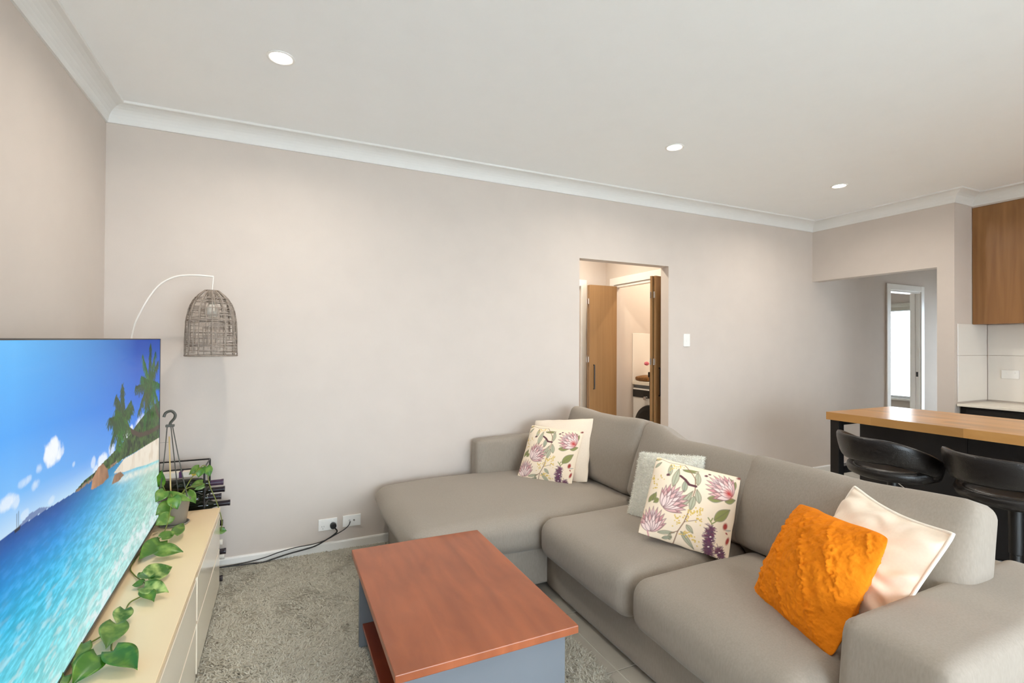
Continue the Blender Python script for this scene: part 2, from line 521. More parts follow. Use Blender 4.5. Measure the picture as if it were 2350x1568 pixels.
# laundry opening architrave and jamb
bm = B()
box(bm, HX - 0.012, HX, 3.63, 4.63, 2.05, 2.13, bev=0.003)
box(bm, HX - 0.012, HX, 4.56, 4.63, 0, 2.05, bev=0.003)
box(bm, HX + 0.002, HX + 0.075, 3.702, 4.558, 2.022, 2.048)
struct(put('trim_2', bm, 'trim'))
# bedroom door frame
bm = B()
box(bm, BX0 - 0.07, BX0, D - 0.014, D, 0, BZ + 0.07, bev=0.003); box(bm, BX1, BX1 + 0.07, D - 0.014, D, 0, BZ + 0.07, bev=0.003)
box(bm, BX0, BX1, D - 0.014, D, BZ, BZ + 0.07, bev=0.003)
box(bm, BX1 - 0.022, BX1, D - 0.004, D + 0.102, 0, BZ); box(bm, BX0, BX0 + 0.022, D - 0.004, D + 0.102, 0, BZ); box(bm, BX0 + .022, BX1 - .022, D - 0.004, D + 0.102, BZ - 0.02, BZ)
box(bm, BX1 - 0.034, BX1 - 0.022, D + 0.04, D + 0.052, 0, BZ - 0.02)
d1 = struct(put('trim_3', bm, 'trim'))
put('strike_plate', bx(BX1 - 0.0235, BX1 - 0.0215, D + 0.012, D + 0.034, 1.0, 1.06), 'dark', d1)
# hall end door (closed, white) with frame
bm = B()
box(bm, 2.17, 2.24, HY - 0.014, HY, 0, 2.11, bev=.003); box(bm, 3.06, 3.13, HY - 0.014, HY, 0, 2.11, bev=.003); box(bm, 2.24, 3.06, HY - 0.014, HY, 2.04, 2.11, bev=.003)
struct(put('trim_4', bm, 'trim'))
dr = struct(put('door_1', bx(2.245, 3.055, HY + 0.03, HY + 0.07, 0.01, 2.035, bev=.002), 'trim'))
put('door_handle', tube(B(), [(2.34, HY + 0.03, 1.0), (2.34, HY - 0.03, 1.0), (2.45, HY - 0.03, 1.0)], 0.009), 'chrome', dr)

# bedroom window
w1 = struct(put('window_1', bx(9.60, 9.66, WY0, WY0 + 0.04, WZ0, WZ1), 'alu'))
for (a, b_, c, d_) in [(WY1 - 0.04, WY1, WZ0, WZ1), (WY0 + .04, WY1 - .04, WZ0, WZ0 + 0.04), (WY0 + .04, WY1 - .04, WZ1 - 0.04, WZ1), (5.33, 5.37, WZ0 + .04, WZ1 - .04)]:
    put('frame_bar', bx(9.60, 9.66, a, b_, c, d_), 'alu', w1)
for (a, b_) in [(WY0 + .04, 5.33), (5.37, WY1 - .04)]:
    put('pane', bx(9.628, 9.632, a, b_, WZ0 + .04, WZ1 - .04), 'glass', w1)
put('window_sill', bx(9.5, 9.6, WY0 - .05, WY1 + .05, WZ0 - 0.03, WZ0), 'trim', w1)
rb = thing('roller_blind', (9.57, 4.85, 2.0), 'rolled up pale fabric blind above the bright bedroom window', 'blind')
bm = B(); lathe(bm, [(0.0, 0), (0.035, 0), (0.035, 1.76), (0.0, 1.76)], (9.56, 4.17, 2.09), 16, 'Y')
put('roll', bm, 'blind', rb, smooth=False)
put('skirt', bx(9.588, 9.592, 4.18, 5.92, 2.0, 2.09), 'blind', rb)
put('bottom_rail', bx(9.580, 9.598, 4.18, 5.92, 1.985, 2.005, bev=.004), 'alu', rb)
# sliding glass door behind the camera
w2 = struct(put('window_2', bx(GX0, GX0 + 0.06, REAR - 0.10, REAR - 0.03, 0, GZ), 'alu'))
for (a, b_, c, d_) in [(GX1 - .06, GX1, 0, GZ), (1.56, 1.64, .06, GZ - .06), (GX0 + .06, GX1 - .06, 0, .06), (GX0 + .06, GX1 - .06, GZ - .06, GZ)]:
    put('frame_bar', bx(a, b_, REAR - 0.10, REAR - 0.03, c, d_), 'alu', w2)
for (a, b_) in [(GX0 + .06, 1.56), (1.64, GX1 - .06)]:
    put('pane', bx(a, b_, REAR - 0.067, REAR - 0.063, .06, GZ - .06), 'glass', w2)

# kitchen splashback pieces and outlet
wk = bpy.data.objects['wall_kitchen']; wp = bpy.data.objects['wall_passage']
for (xa, xb) in [(5.215, KB - 0.008)]:
    for (za, zb) in [(0.905, 1.298), (1.301, 1.572)]:
        put('splash_tile', bx(xa, xb, 2.202, 2.21, za, zb, bev=.0015, seg=1), 'splash', wp)
for k in range(5):
    ya = 2.2 - k * 0.62
    for (za, zb) in [(0.905, 1.298), (1.301, 1.572)]:
        put('splash_tile', bx(KB - 0.008, KB, ya - 0.617, ya, za, zb, bev=.0015, seg=1), 'splash', wk)

# ------------------------------------------------------------------ downlights
def downlight(x, y, label, z=ZC, power=DOWNLIGHT_W, col=(1.0, 0.94, 0.84), group='ceiling downlights'):
    t = thing('downlight', (x, y, z), label, 'downlight', group)
    bm = B(); lathe(bm, [(0.048, 0.0), (0.048, -0.004), (0.056, -0.006), (0.060, -0.004), (0.061, 0.0)], (x, y, z), 32)
    put('rim', bm, 'white', t, smooth=True)
    bm = B(); lathe(bm, [(0.0, -0.002), (0.0485, -0.002), (0.0485, 0.0)], (x, y, z), 32)
    put('lens', bm, 'lens', t)
    ld = bpy.data.lights.new('downlight_lamp', 'AREA'); ld.shape = 'DISK'; ld.size = 0.08
    ld.energy = power; ld.color = col; ld.spread = math.radians(158)
    lo = bpy.data.objects.new('downlight_lamp', ld); link(lo, t); lo.location = (0, 0, -0.008)
    return t
downlight(-0.01, 2.53, 'round lit downlight above the arc lamp, nearest the left wall')
downlight(2.377, 2.53, 'round lit downlight in the middle of the ceiling, above the sofa')
downlight(4.169, 2.55, 'round lit downlight over the kitchen island, furthest right')
for (x, y, lb) in [(-0.01, -0.2, 'near row downlight by the left wall'), (2.377, -0.2, 'near row downlight at mid ceiling'), (4.169, 0.2, 'near row downlight over the island stools'), (4.85, 0.9, 'downlight added out of view to brighten the kitchen side')]:  # the last one is an added lamp, lifting the kitchen side
    downlight(x, y, 'round lit ' + lb, power=DOWNLIGHT_W * (.55 if x > 4.5 else 1))
downlight(2.75, 4.1, 'warm downlight on the ceiling of the laundry hall', power=14, col=(1.0, 0.90, 0.74))
downlight(3.95, 4.05, 'warm downlight inside the laundry cupboard', power=13, col=(1.0, 0.90, 0.74))

# ------------------------------------------------------------------ sofa
so = thing('sectional_sofa', (1.6, 2.0, 0), 'grey fabric L-shaped sofa with a chaise along the back wall', 'sofa')
def spart(name, bm, loc, rot=None):
    return put(name, place(bm, loc, rot), 'sofa', so, smooth=True)
# bases
spart('base', rbox(0.82, 0.47, 0.115, 0.02, 6), (1.475, 2.885, 0.16))
spart('base', rbox(0.48, 0.89, 0.12, 0.02, 6), (1.825, 1.53, 0.152))
# seat cushions
def seat(x0, x1, y0, y1, z0, z1, r, bulge, seed):
    bm = rbox((x1 - x0) / 2, (y1 - y0) / 2, (z1 - z0) / 2, r, 22, bulge, 0.006, seed)
    return place(bm, ((x0 + x1) / 2, (y0 + y1) / 2, (z0 + z1) / 2))
bm = seat(0.565, 2.0, 2.365, 3.385, 0.245, 0.452, 0.085, (0.02, 0.012, 0.02), 1.0)
for v in bm.verts:      # drooping foot end
    t = max(0, min(1, (0.95 - v.co.x) / 0.4))
    if v.co.z < 0.38: v.co.x += 0.06 * t * (0.38 - v.co.z) / 0.13
    v.co.z -= 0.012 * t
put('seat_cushion', bm, 'sofa', so, smooth=True)
for (ya, yb, sd) in [(1.612, 2.36, 2.0), (0.868, 1.606, 5.0)]:
    bm = seat(1.262, 2.0, ya, yb, 0.235, 0.448, 0.075, (0.02, 0.004, 0.022), sd)
    put('seat_cushion', bm, 'sofa', so, smooth=True)
# backrest frame
spart('backrest', rbox(0.09, 1.37, 0.27, 0.04, 8), (2.29, 2.02, 0.33))
# far arm against the wall
bm = rbox(0.47, 0.07, 0.22, 0.035, 12, (0, 0.008, 0.006))
for v in bm.verts: v.co.z += 0.018 * v.co.x
spart('armrest', bm, (1.735, 3.35, 0.475))
# near arm
bm = rbox(0.50, 0.135, 0.298, 0.042, 16, (0.0, 0.004, 0.002))
for v in bm.verts:
    if v.co.x < -0.3: v.co.x += 0.05 * max(0, v.co.z + 0.1) * 2
    v.co.y += 0.02 * max(0, v.co.z) * -0.5
spart('armrest', bm, (1.865, 0.735, 0.325))
# back cushions : (y0, y1, top profile)
def back_cushion(y0, y1, zt, prof, seed, tilt=16, xb=2.04, th=0.10, zb=0.43):
    h = (zt - zb) / 2
    bm = rbox(th, (y1 - y0) / 2, h, 0.048, 20, (0.035, 0.012, 0.0), 0.008, seed)
    for v in bm.verts:
        s = v.co.y / ((y1 - y0) / 2)         # -1 near .. 1 far
        w = max(0, (v.co.z / h + 0.2) / 1.2)
        v.co.z += w * prof(s)
        v.co.x *= 1 - 0.25 * max(0, v.co.z / h)
    rot = Matrix.Rotation(math.radians(tilt), 4, 'Y')
    return spart('back_cushion', bm, (xb, (y0 + y1) / 2, (zt + zb) / 2), rot)
back_cushion(2.425, 3.27, 0.895, lambda s: 0.012 * s * s, 11.0)
back_cushion(1.60, 2.44, 0.842, lambda s: 0.055 * (lambda t: t * t * (3 - 2 * t))(max(0, min(1, (s - 0.2) / 0.6))) + 0.01 * max(0, -s - .3), 23.0)
back_cushion(0.80, 1.66, 0.848, lambda s: 0.014 * s * s - 0.004 * s, 37.0)
for (x, y) in [(0.74, 3.25), (0.74, 2.52), (1.42, 0.72), (2.22, 0.72), (1.44, 2.30)]:
    bm = B(); lathe(bm, [(0.018, 0.022 if x < 1 else 0.0), (0.024, 0.05)], (x, y, 0), 12)
    put('foot', bm, 'dark', so)

# ------------------------------------------------------------------ loose cushions
def pillow(name, center, Mx, s, th, mat, label, cat='cushion', n=60, wr=0.004, pinch=0.03, seed=0.0, sy=None, print_fn=None, sag=0.0, crease=None, corner=0.025):
    """Mx columns: right, up, normal. s = side"""
    sx = s / 2; sy_ = (sy or s) / 2
    Rm = Matrix(Mx).to_4x4()
    center = Vector(center)
    bm = B()
    grid = {}
    for side in (1, -1):
        for i in range(n + 1):
            for j in range(n + 1):
                edge = i in (0, n) or j in (0, n)
                if side == -1 and edge: grid[(side, i, j)] = grid[(1, i, j)]; continue
                u = -1 + 2 * i / n; v = -1 + 2 * j / n
                u = math.copysign(1 - (1 - abs(u)) ** 1.15, u); v = math.copysign(1 - (1 - abs(v)) ** 1.15, v)
                x = sx * u * (1 - pinch * (1 - v * v) * abs(u) ** 2)
                y = sy_ * v * (1 - pinch * (1 - u * u) * abs(v) ** 2)
                cr_ = 1 - corner * (abs(u * v)) ** 7
                x *= cr_; y *= cr_
                t = th * (max(0, 1 - u ** 4) ** 0.7) * (max(0, 1 - v ** 4) ** 0.7) * (0.55 + 0.45 * (1 - u * u) * (1 - v * v))
                z = side * t
                q = Vector((x * 9 + seed, y * 9 - seed, side * 3.0))
                w = wr * (mnoise.noise(q) + 0.5 * mnoise.noise(q * 2.3))
                e = max(abs(u), abs(v))
                z += w * (1 - e ** 8)
                if crease is not None: z += side * crease(u, v) * (1 - e ** 10)
                if edge:
                    k = mnoise.noise(Vector((x * 14 + seed, y * 14, 1.0)))
                    x += k * 0.004; y += k * 0.004
                y -= sag * (1 - u * u) * max(0, v)
                grid[(side, i, j)] = bm.verts.new((x, y, z))
    uvs = {}
    for side in (1, -1):
        for i in range(n):
            for j in range(n):
                vs_ = [grid[(side, i, j)], grid[(side, i + 1, j)], grid[(side, i + 1, j + 1)], grid[(side, i, j + 1)]]
                if side == -1: vs_ = vs_[::-1]
                try: bm.faces.new(vs_)
                except ValueError: pass
    bm.verts.index_update()
    col = None
    if print_fn is not None:
        col = np.ones((len(bm.verts), 4), np.float32)
        for (side, i, j), v in grid.items():
            if side == 1: col[v.index] = print_fn[j, i]
            elif not (i in (0, n) or j in (0, n)): col[v.index] = print_fn[j, n - i]
    bmesh.ops.transform(bm, matrix=Rm, verts=bm.verts)
    me = bpy.data.meshes.new(name); bm.to_mesh(me); bm.free()
    for p in me.polygons: p.use_smooth = True
    if col is not None:
        ca = me.color_attributes.new('print', 'FLOAT_COLOR', 'POINT')
        ca.data.foreach_set('color', col.ravel())
    me.materials.append(M[mat])
    o = bpy.data.objects.new(name, me); C.objects.link(o); o.location = center
    tag(o, label, cat, 'scatter cushions on the sofa')
    return o

# --- the floral print, drawn in design space (u right, v up, 0..1)
def srgb(a):
    return np.array(lin(a)[:3])
class Canvas:
    def __init__(s, w, h, ux=1.0, vy=1.0):
        s.u, s.v = np.meshgrid(np.linspace(0, ux, w), np.linspace(0, vy, h))
        s.c = np.ones((h, w, 4), np.float32)
        s.px = ux / w
        s.W, s.H, s.ux, s.vy = w, h, ux, vy
    def mix(s, a, col, win=None):
        a = np.clip(a, 0, 1)[..., None]
        t = s.c if win is None else s.c[win]
        t[..., :3] = t[..., :3] * (1 - a) + np.asarray(col) * a
    def win(s, x0, x1, y0, y1):
        i0 = max(0, int((x0 / s.ux) * s.W) - 2); i1 = max(i0, min(s.W, int((x1 / s.ux) * s.W) + 3))
        j0 = max(0, int((y0 / s.vy) * s.H) - 2); j1 = max(j0, min(s.H, int((y1 / s.vy) * s.H) + 3))
        return (slice(j0, j1), slice(i0, i1))
    def ell(s, x, y, rx, ry, ang, col, a=1.0, soft=0.15):
        ca, sa = math.cos(ang), math.sin(ang); m_ = max(rx, ry); w_ = s.win(x - m_, x + m_, y - m_, y + m_)
        dx, dy = s.u[w_] - x, s.v[w_] - y
        p, q = (dx * ca + dy * sa) / rx, (-dx * sa + dy * ca) / ry
        s.mix(a * np.clip((1 - np.sqrt(p * p + q * q)) / soft, 0, 1), col, w_)
    def leaf(s, x0, y0, x1, y1, w, col, rib=None, a=1.0, edge=None):
        dx, dy = x1 - x0, y1 - y0; ln = math.hypot(dx, dy); ux, uy = dx / ln, dy / ln
        w_ = s.win(min(x0, x1) - w, max(x0, x1) + w, min(y0, y1) - w, max(y0, y1) + w)
        su, sv = s.u[w_], s.v[w_]
        t = ((su - x0) * ux + (sv - y0) * uy) / ln
        q = (-(su - x0) * uy + (sv - y0) * ux)
        ww = w * np.clip(np.sin(np.pi * np.clip(t, 0, 1) ** 0.8), 0, 1)
        inside = (t > 0) & (t < 1)
        d = np.where(inside, ww - np.abs(q), -1)
        if edge is not None: s.mix(np.clip((d + s.px) / s.px, 0, 1) * a * 0.8, edge, w_)
        s.mix(np.clip(d / s.px - (0.6 if edge is not None else 0), 0, 1) * a, col, w_)
        if rib is not None: s.mix(np.where(d > 0, np.clip(1 - np.abs(q) / (1.1 * s.px), 0, 1), 0) * 0.8, rib, w_)
    def line(s, pts, w, col, a=1.0):
        for (x0, y0), (x1, y1) in zip(pts[:-1], pts[1:]):
            dx, dy = x1 - x0, y1 - y0; l2 = dx * dx + dy * dy + 1e-12
            w_ = s.win(min(x0, x1) - w, max(x0, x1) + w, min(y0, y1) - w, max(y0, y1) + w)
            su, sv = s.u[w_], s.v[w_]
            t = np.clip(((su - x0) * dx + (sv - y0) * dy) / l2, 0, 1)
            d = np.hypot(su - x0 - t * dx, sv - y0 - t * dy)
            s.mix(np.clip((w - d) / s.px + 0.5, 0, 1) * a, col, w_)
    def poly(s, pts, col, a=1.0):
        ins = np.zeros(s.u.shape, bool); n = len(pts)
        for i in range(n):
            (x0, y0), (x1, y1) = pts[i], pts[(i + 1) % n]
            if y0 == y1: continue
            cnd = ((y0 > s.v) != (y1 > s.v)) & (s.u < (x1 - x0) * (s.v - y0) / (y1 - y0) + x0)
            ins ^= cnd
        s.mix(ins * a, col)
        return ins

def floral(n):
    c = Canvas(n, n)
    c.c[..., :3] = srgb((247, 228, 203))
    sage, sage2, olive, rib = srgb((188, 186, 160)), srgb((172, 176, 154)), srgb((148, 150, 94)), srgb((128, 122, 98))
    pink, pinkl, pinkd, line = srgb((232, 188, 184)), srgb((246, 222, 216)), srgb((212, 150, 152)), srgb((150, 116, 114))
    lv = [((.24, .722), (.23, .912), .026), ((.304, .604), (.327, .865), .036), ((.426, .569), (.421, .734), .028), ((.423, .395), (.511, .616), .030),
          ((.531, .561), (.517, .395), .030), ((.59, .499), (.542, .647), .030), ((.544, .688), (.52, .88), .030), ((.242, .086), (.421, .135), .022),
          ((.469, .171), (.621, .009), .026), ((.508, .253), (.587, .181), .024), ((.0, .922), (.1, .962), .02), ((.03, .811), (.111, .91), .02),
          ((.377, .032), (.374, .12), .02), ((.30, .03), (.40, .08), .02)]
    for a, b, w in lv: c.leaf(*a, *b, w, sage if random.random() < .6 else sage2, rib, edge=rib)
    for a, b, w in [((.37, .845), (.533, .893), .026), ((.36, .86), (.52, .85), .02), ((.761, .385), (.923, .555), .052), ((.657, .58), (.824, .613), .034), ((.842, .608), (.973, .679), .032), ((.928, .897), (.918, .742), .026), ((.861, .918), (.891, .794), .026)]:
        c.leaf(*a, *b, w, olive, rib, edge=rib)
    brown = srgb((150, 116, 92))
    c.line([(.419, .0), (.443, .162), (.485, .275), (.508, .392)], .005, brown)
    c.line([(.377, .954), (.471, .822), (.511, .761), (.527, .631), (.52, .56)], .005, brown)
    c.line([(.0, .93), (.1, .96), (.2, .93), (.38, .95)], .004, brown)
    c.line([(.443, .162), (.38, .12)], .004, brown); c.line([(.485, .275), (.6, .33)], .003, brown)
    # wattle
    yel, yeld = srgb((240, 208, 120)), srgb((206, 172, 84))
    for (x, y) in [(.578, .415), (.62, .438), (.504, .321), (.412, .311), (.417, .243), (.624, .32), (.519, .386), (.525, .17), (.567, .145), (.61, .111), (.511, .146), (.045, .664), (.138, .692), (.093, .582), (.022, .678), (.264, .889), (.267, .826), (.34, .901), (.059, .961), (.545, .40), (.60, .385)]:
        for k in range(7):
            a, b = x + random.gauss(0, .018), y + random.gauss(0, .018)
            c.ell(a, b, .0085, .0085, 0, yeld); c.ell(a, b, .006, .006, 0, yel)
    # proteas
    def protea(x, y, r, ang, heart, squash=0.9):
        bx_, by_ = x - math.cos(ang) * r * .85, y - math.sin(ang) * r * .85
        def P_(th, ln, w, cl, ed=line): c.leaf(bx_, by_, bx_ + math.cos(th) * r * ln, by_ + math.sin(th) * r * ln, r * w, cl, None, edge=ed)
        for k in range(11):
            f = (k / 10 - .5) * 2; P_(ang + f * .95, 1.95 - .55 * f * f, .20, pink if k % 2 else pinkd)
        c.ell(x + math.cos(ang) * r * .25, y + math.sin(ang) * r * .25, r * .62, r * .5, ang, srgb((206, 184, 182)), .9, .4)
        for k in range(9):
            f = (k / 8 - .5) * 2; P_(ang + f * .55, 1.45 - .2 * f * f, .10, srgb((206, 196, 190)) if k % 2 else srgb((190, 160, 164)))
        for k in range(8):
            f = (k / 7 - .5) * 2; P_(ang + f * .98, 1.50 - .35 * f * f, .19, pinkl if k % 2 else pink)
        for k in range(5):
            f = (k / 4 - .5) * 2; P_(ang + f * .62, 1.05 - .1 * f * f, .17, pinkl)
        if heart is not None:
            c.ell(bx_ + math.cos(ang) * r * .28, by_ + math.sin(ang) * r * .28, r * .46, r * .42, ang, heart, .95, .9)
    for a, b, w in [((.10, .42), (.13, .52), .03), ((.05, .40), (.10, .50), .03), ((.18, .45), (.12, .40), .03)]:
        c.leaf(*a, *b, w, olive, rib, edge=rib)
    protea(.325, .47, .15, math.radians(50), None)
    protea(.15, .20, .15, math.radians(95), None)
    protea(.79, .76, .165, math.radians(150), srgb((206, 60, 58)))
    c.line([(.131, .07), (.16, .0)], .008, pinkd)
    # banksia twig, bottlebrush, berries
    dk = srgb((104, 66, 72))
    c.line([(.359, .757), (.414, .722), (.462, .674), (.528, .673)], .014, dk)
    for (x, y, r) in [(.222, .738, .028), (.606, .852, .026), (.636, .892, .022)]: c.ell(x, y, r, r * .8, .6, dk, 1, .5)
    def brush(pts, r, n_):
        for k in range(n_):
            t = random.random() * (len(pts) - 1); i = min(int(t), len(pts) - 2); f = t - i
            x = pts[i][0] * (1 - f) + pts[i + 1][0] * f; y = pts[i][1] * (1 - f) + pts[i + 1][1] * f
            a = random.random() * 6.283; rr = r * (0.5 + .6 * random.random())
            cc = srgb((random.randint(92, 132), random.randint(62, 88), random.randint(84, 104)))
            c.line([(x, y), (x + rr * math.cos(a), y + rr * math.sin(a))], .0035, cc, .85)
    brush([(.745, .31), (.735, .22), (.75, .15), (.745, .07), (.77, .02)], .065, 420)
    brush([(.86, .12), (.88, .07), (.90, .05)], .06, 200)
    c.line([(.73, .36), (.745, .40)], .006, olive); c.line([(.745, .34), (.79, .39)], .006, olive); c.line([(.74, .35), (.70, .39)], .006, olive)
    for (x, y) in [(.755, .21), (.75, .1), (.87, .08)]: c.ell(x, y, .012, .007, .2, srgb((240, 226, 214)))
    red = srgb((166, 44, 42))
    for (x, y, a, b) in [(.893, .369, .034, .05), (.921, .307, .02, .012), (.945, .235, .026, .06)]: c.ell(x, y, a, b, -.3, red, .95, .5)
    c.leaf(.90, .33, .98, .36, .016, srgb((226, 214, 200)), rib)
    c.ell(.985, .985, .075, .035, .5, srgb((126, 30, 38)), .9, .5)
    return c.c
N_F = 190
FL = floral(N_F + 1)

MB = ((0.6348, 0.5299, -0.5624), (-0.7561, 0.2759, -0.5935), (-0.1593, 0.8019, 0.5758))
pillow('throw_cushion', (1.741, 1.750, 0.622), MB, 0.397, 0.062, 'print', 'floral protea print cushion in front of the fluffy pale one, mid sofa', n=N_F, wr=0.003, seed=3, print_fn=FL)
MA = ((0.5875, 0.4296, -0.6858), (-0.8084, 0.2729, -0.5216), (-0.0369, 0.8608, 0.5076))
pillow('throw_cushion', (1.688, 2.981, 0.611), MA, 0.404, 0.058, 'print', 'floral protea print cushion on the chaise by the back wall', n=N_F, wr=0.003, seed=8, print_fn=FL)
MCa = ((0.591, 0.3617, -0.721), (-0.7998, 0.3791, -0.4654), (0.105, 0.8518, 0.5133))
pillow('throw_cushion', (1.775, 3.00, 0.640), MCa, 0.462, 0.06, 'cream', 'plain cream cushion behind the floral one on the chaise', n=50, seed=15)
MFl = ((0.3009, 0.4287, -0.8519), (-0.9489, 0.2234, -0.2228), (0.0948, 0.8754, 0.474))
def fluff(u, v):
    q = Vector((u * 16, v * 16, 4.0)); return 0.010 * mnoise.noise(q) + 0.006 * mnoise.noise(q * 2.7)
pillow('throw_cushion', (1.835, 2.02, 0.615), MFl, 0.385, 0.058, 'fluffy', 'fluffy pale grey plush cushion behind the floral one', n=90, seed=21, crease=fluff)
fl = bpy.data.objects['throw_cushion.003']
def fibres(me, n):
    V = np.empty(len(me.vertices) * 3, np.float32); me.vertices.foreach_get('co', V); V = V.reshape(-1, 3)
    Nn = np.empty(len(me.vertices) * 3, np.float32); me.vertices.foreach_get('normal', Nn); Nn = Nn.reshape(-1, 3)
    k = rng.integers(0, len(V), n)
    b = V[k] + rng.normal(0, .0016, (n, 3)); nn = Nn[k]
    d = nn + rng.normal(0, .55, (n, 3)) + np.array([0, 0, -.35]); d /= np.linalg.norm(d, axis=1)[:, None]
    ln = rng.uniform(.007, .015, n)[:, None]
    sd = np.cross(d, rng.normal(0, 1, (n, 3))); sd /= np.linalg.norm(sd, axis=1)[:, None]
    P_ = np.stack([b - sd * .0011, b + sd * .0011, b + d * ln * .6 + sd * .0008, b + d * ln + nn * -.001], 1).reshape(-1, 3)
    m2 = bpy.data.meshes.new('plush_pile'); i = np.arange(n) * 4
    m2.from_pydata(P_.tolist(), [], np.stack([i, i + 1, i + 2, i + 3], 1).tolist())
    m2.materials.append(M['fluffy']); return m2
fo_ = bpy.data.objects.new('plush_pile', fibres(fl.data, 26000)); link(fo_, fl); fo_['kind'] = 'stuff'
MO = ((-0.3137, 0.5106, -0.8006), (-0.9481, -0.1223, 0.2935), (0.0519, 0.8511, 0.5224))
def tufts(u, v):
    a = (u * 0.8 + v * 0.55) * 13.0
    q = Vector((u * 11, v * 11, 2.0))
    ridge = max(0, math.sin(a + 1.2 * mnoise.noise(q * .5))) ** 4
    return 0.010 * ridge * (0.6 + mnoise.noise(q * 2.2)) + 0.005 * mnoise.noise(q) + 0.003 * mnoise.noise(q * 3.1)
pillow('throw_cushion', (1.640, 1.090, 0.609), MO, 0.412, 0.085, 'orange', 'orange tufted cushion leaning beside the near armrest', n=130, wr=0.009, seed=31, crease=tufts, pinch=0.04, corner=0.06)
r_ = Vector((-0.409, -0.911, -0.053)).normalized(); u_ = Vector((0.5, -0.15, 0.85)); u_ = (u_ - r_ * u_.dot(r_)).normalized(); n_ = r_.cross(u_)
MP = ((r_.x, u_.x, n_.x), (r_.y, u_.y, n_.y), (r_.z, u_.z, n_.z))
def folds(u, v):
    q = Vector((u * 2.2 + 5, v * 2.2, 1.0)); k = mnoise.noise(q)
    e = max(abs(u), abs(v))
    r1 = math.sin((u * 1.2 - v * 3.4) * 4.0 + 5 * k)
    return 0.013 * r1 * max(0, e - .30) + 0.016 * k
pc = pillow('throw_cushion', (1.822, 1.03, 0.640), MP, 0.425, 0.078, 'piped', 'plain cream cushion with piped edge behind the orange one', n=90, wr=0.004, seed=44, sag=0.02, crease=folds)
# piping cord around its seam
bm = B(); ring = []
s2 = 0.425 / 2
for k in range(160):
    a = k / 160 * 8
    side = int(a // 2); f = a % 2 - 1
    uv = [(f, 1), (1, -f), (-f, -1), (-1, f)][side]
    u, v = uv
    x = s2 * u * (1 - .03 * (1 - v * v) * abs(u) ** 2); y = s2 * v * (1 - .03 * (1 - u * u) * abs(v) ** 2) - .02 * (1 - u * u) * max(0, v)
    cr = 1 - .025 * abs(u * v) ** 7
    ring.append(Vector((x * cr * 1.008, y * cr * 1.008, 0)))
ring.append(ring[0])
tube(bm, ring, 0.0055, 8, caps=False)
bmesh.ops.transform(bm, matrix=Matrix(MP).to_4x4(), verts=bm.verts)
me = bpy.data.meshes.new('piping'); bm.to_mesh(me); bm.free(); me.materials.append(M['piping'])
for p in me.polygons: p.use_smooth = True
link(bpy.data.objects.new('piping', me), pc)

# ------------------------------------------------------------------ rug
RX0, RX1, RY0, RY1 = -0.66, 1.225, 0.55, 3.425
rug = thing('shag_rug', (0.3, 2.0, 0), 'grey shaggy rug under the coffee table', 'rug')
put('backing', bx(RX0, RX1, RY0, RY1, 0.0, 0.008), 'rug', rug)
def pile(n):
    x = rng.uniform(RX0, RX1, n); y = RY0 + (RY1 - RY0) * rng.uniform(0, 1, n)
    keep = (x > -0.36) & (y > 1.15) & ~((x > 0.72) & (y > 2.5)) & ~((x > 1.3))
    x, y = x[keep], y[keep]; n = len(x)
    def fld(sx, sy, ph): return np.sin(x * sx + ph) * np.cos(y * sy - ph * 2)
    ang = 2.0 + 1.1 * fld(9, 7, .3) + .9 * fld(23, 19, 1.1) + .8 * fld(53, 61, 2.0) + rng.normal(0, .9, n)
    ln = rng.uniform(.020, .036, n); w = rng.uniform(.0022, .004, n)
    dx, dy = np.cos(ang), np.sin(ang)
    h1, h2 = rng.uniform(.008, .013, n), rng.uniform(.010, .020, n)
    b = np.stack([x, y, np.full(n, .007)], 1)
    m = b + np.stack([dx * ln * .35, dy * ln * .35, h1], 1)
    t = b + np.stack([dx * ln, dy * ln, h2 - rng.uniform(0, .008, n)], 1)
    s = np.stack([-dy * w, dx * w, np.zeros(n)], 1)
    V = np.stack([b - s, b + s, m - s, m + s, t - s * .5, t + s * .5], 1).reshape(-1, 3)
    i = np.arange(n) * 6
    F = np.stack([np.stack([i, i + 1, i + 3, i + 2], 1), np.stack([i + 2, i + 3, i + 5, i + 4], 1)], 1).reshape(-1, 4)
    me = bpy.data.meshes.new('pile')
    me.vertices.add(len(V)); me.vertices.foreach_set('co', (V - np.array([0.3, 2.0, 0])).astype(np.float32).ravel())
    me.loops.add(F.size); me.loops.foreach_set('vertex_index', F.astype(np.int32).ravel())
    me.polygons.add(len(F)); me.polygons.foreach_set('loop_start', np.arange(0, F.size, 4, dtype=np.int32))
    me.update(calc_edges=True)
    for_s = np.ones(len(F), bool); me.polygons.foreach_set('use_smooth', for_s)
    me.materials.append(M['pile'])
    return me
po = bpy.data.objects.new('pile', pile(230000)); link(po, rug); po['kind'] = 'stuff'

# ------------------------------------------------------------------ coffee table
ct = thing('coffee_table', (0.613, 1.905, 0.0), 'low coffee table with cherry brown top and blue-grey end panels', 'table')
put('tabletop', bx(0.303, 0.922, 1.427, 2.386, 0.393, 0.420, bev=0.003), 'tabletop', ct)
put('end_panel', bx(0.325, 0.893, 2.285, 2.303, 0.010, 0.393, bev=.001), 'bluegrey', ct)
put('end_panel', bx(0.325, 0.893, 1.468, 1.486, 0.010, 0.393, bev=.001), 'bluegrey', ct)
put('lower_shelf', bx(0.340, 0.878, 1.486, 2.285, 0.105, 0.123, bev=.001), 'shelf', ct)
put('stretcher', bx(0.60, 0.618, 1.486, 2.285, 0.123, 0.393), 'bluegrey', ct)

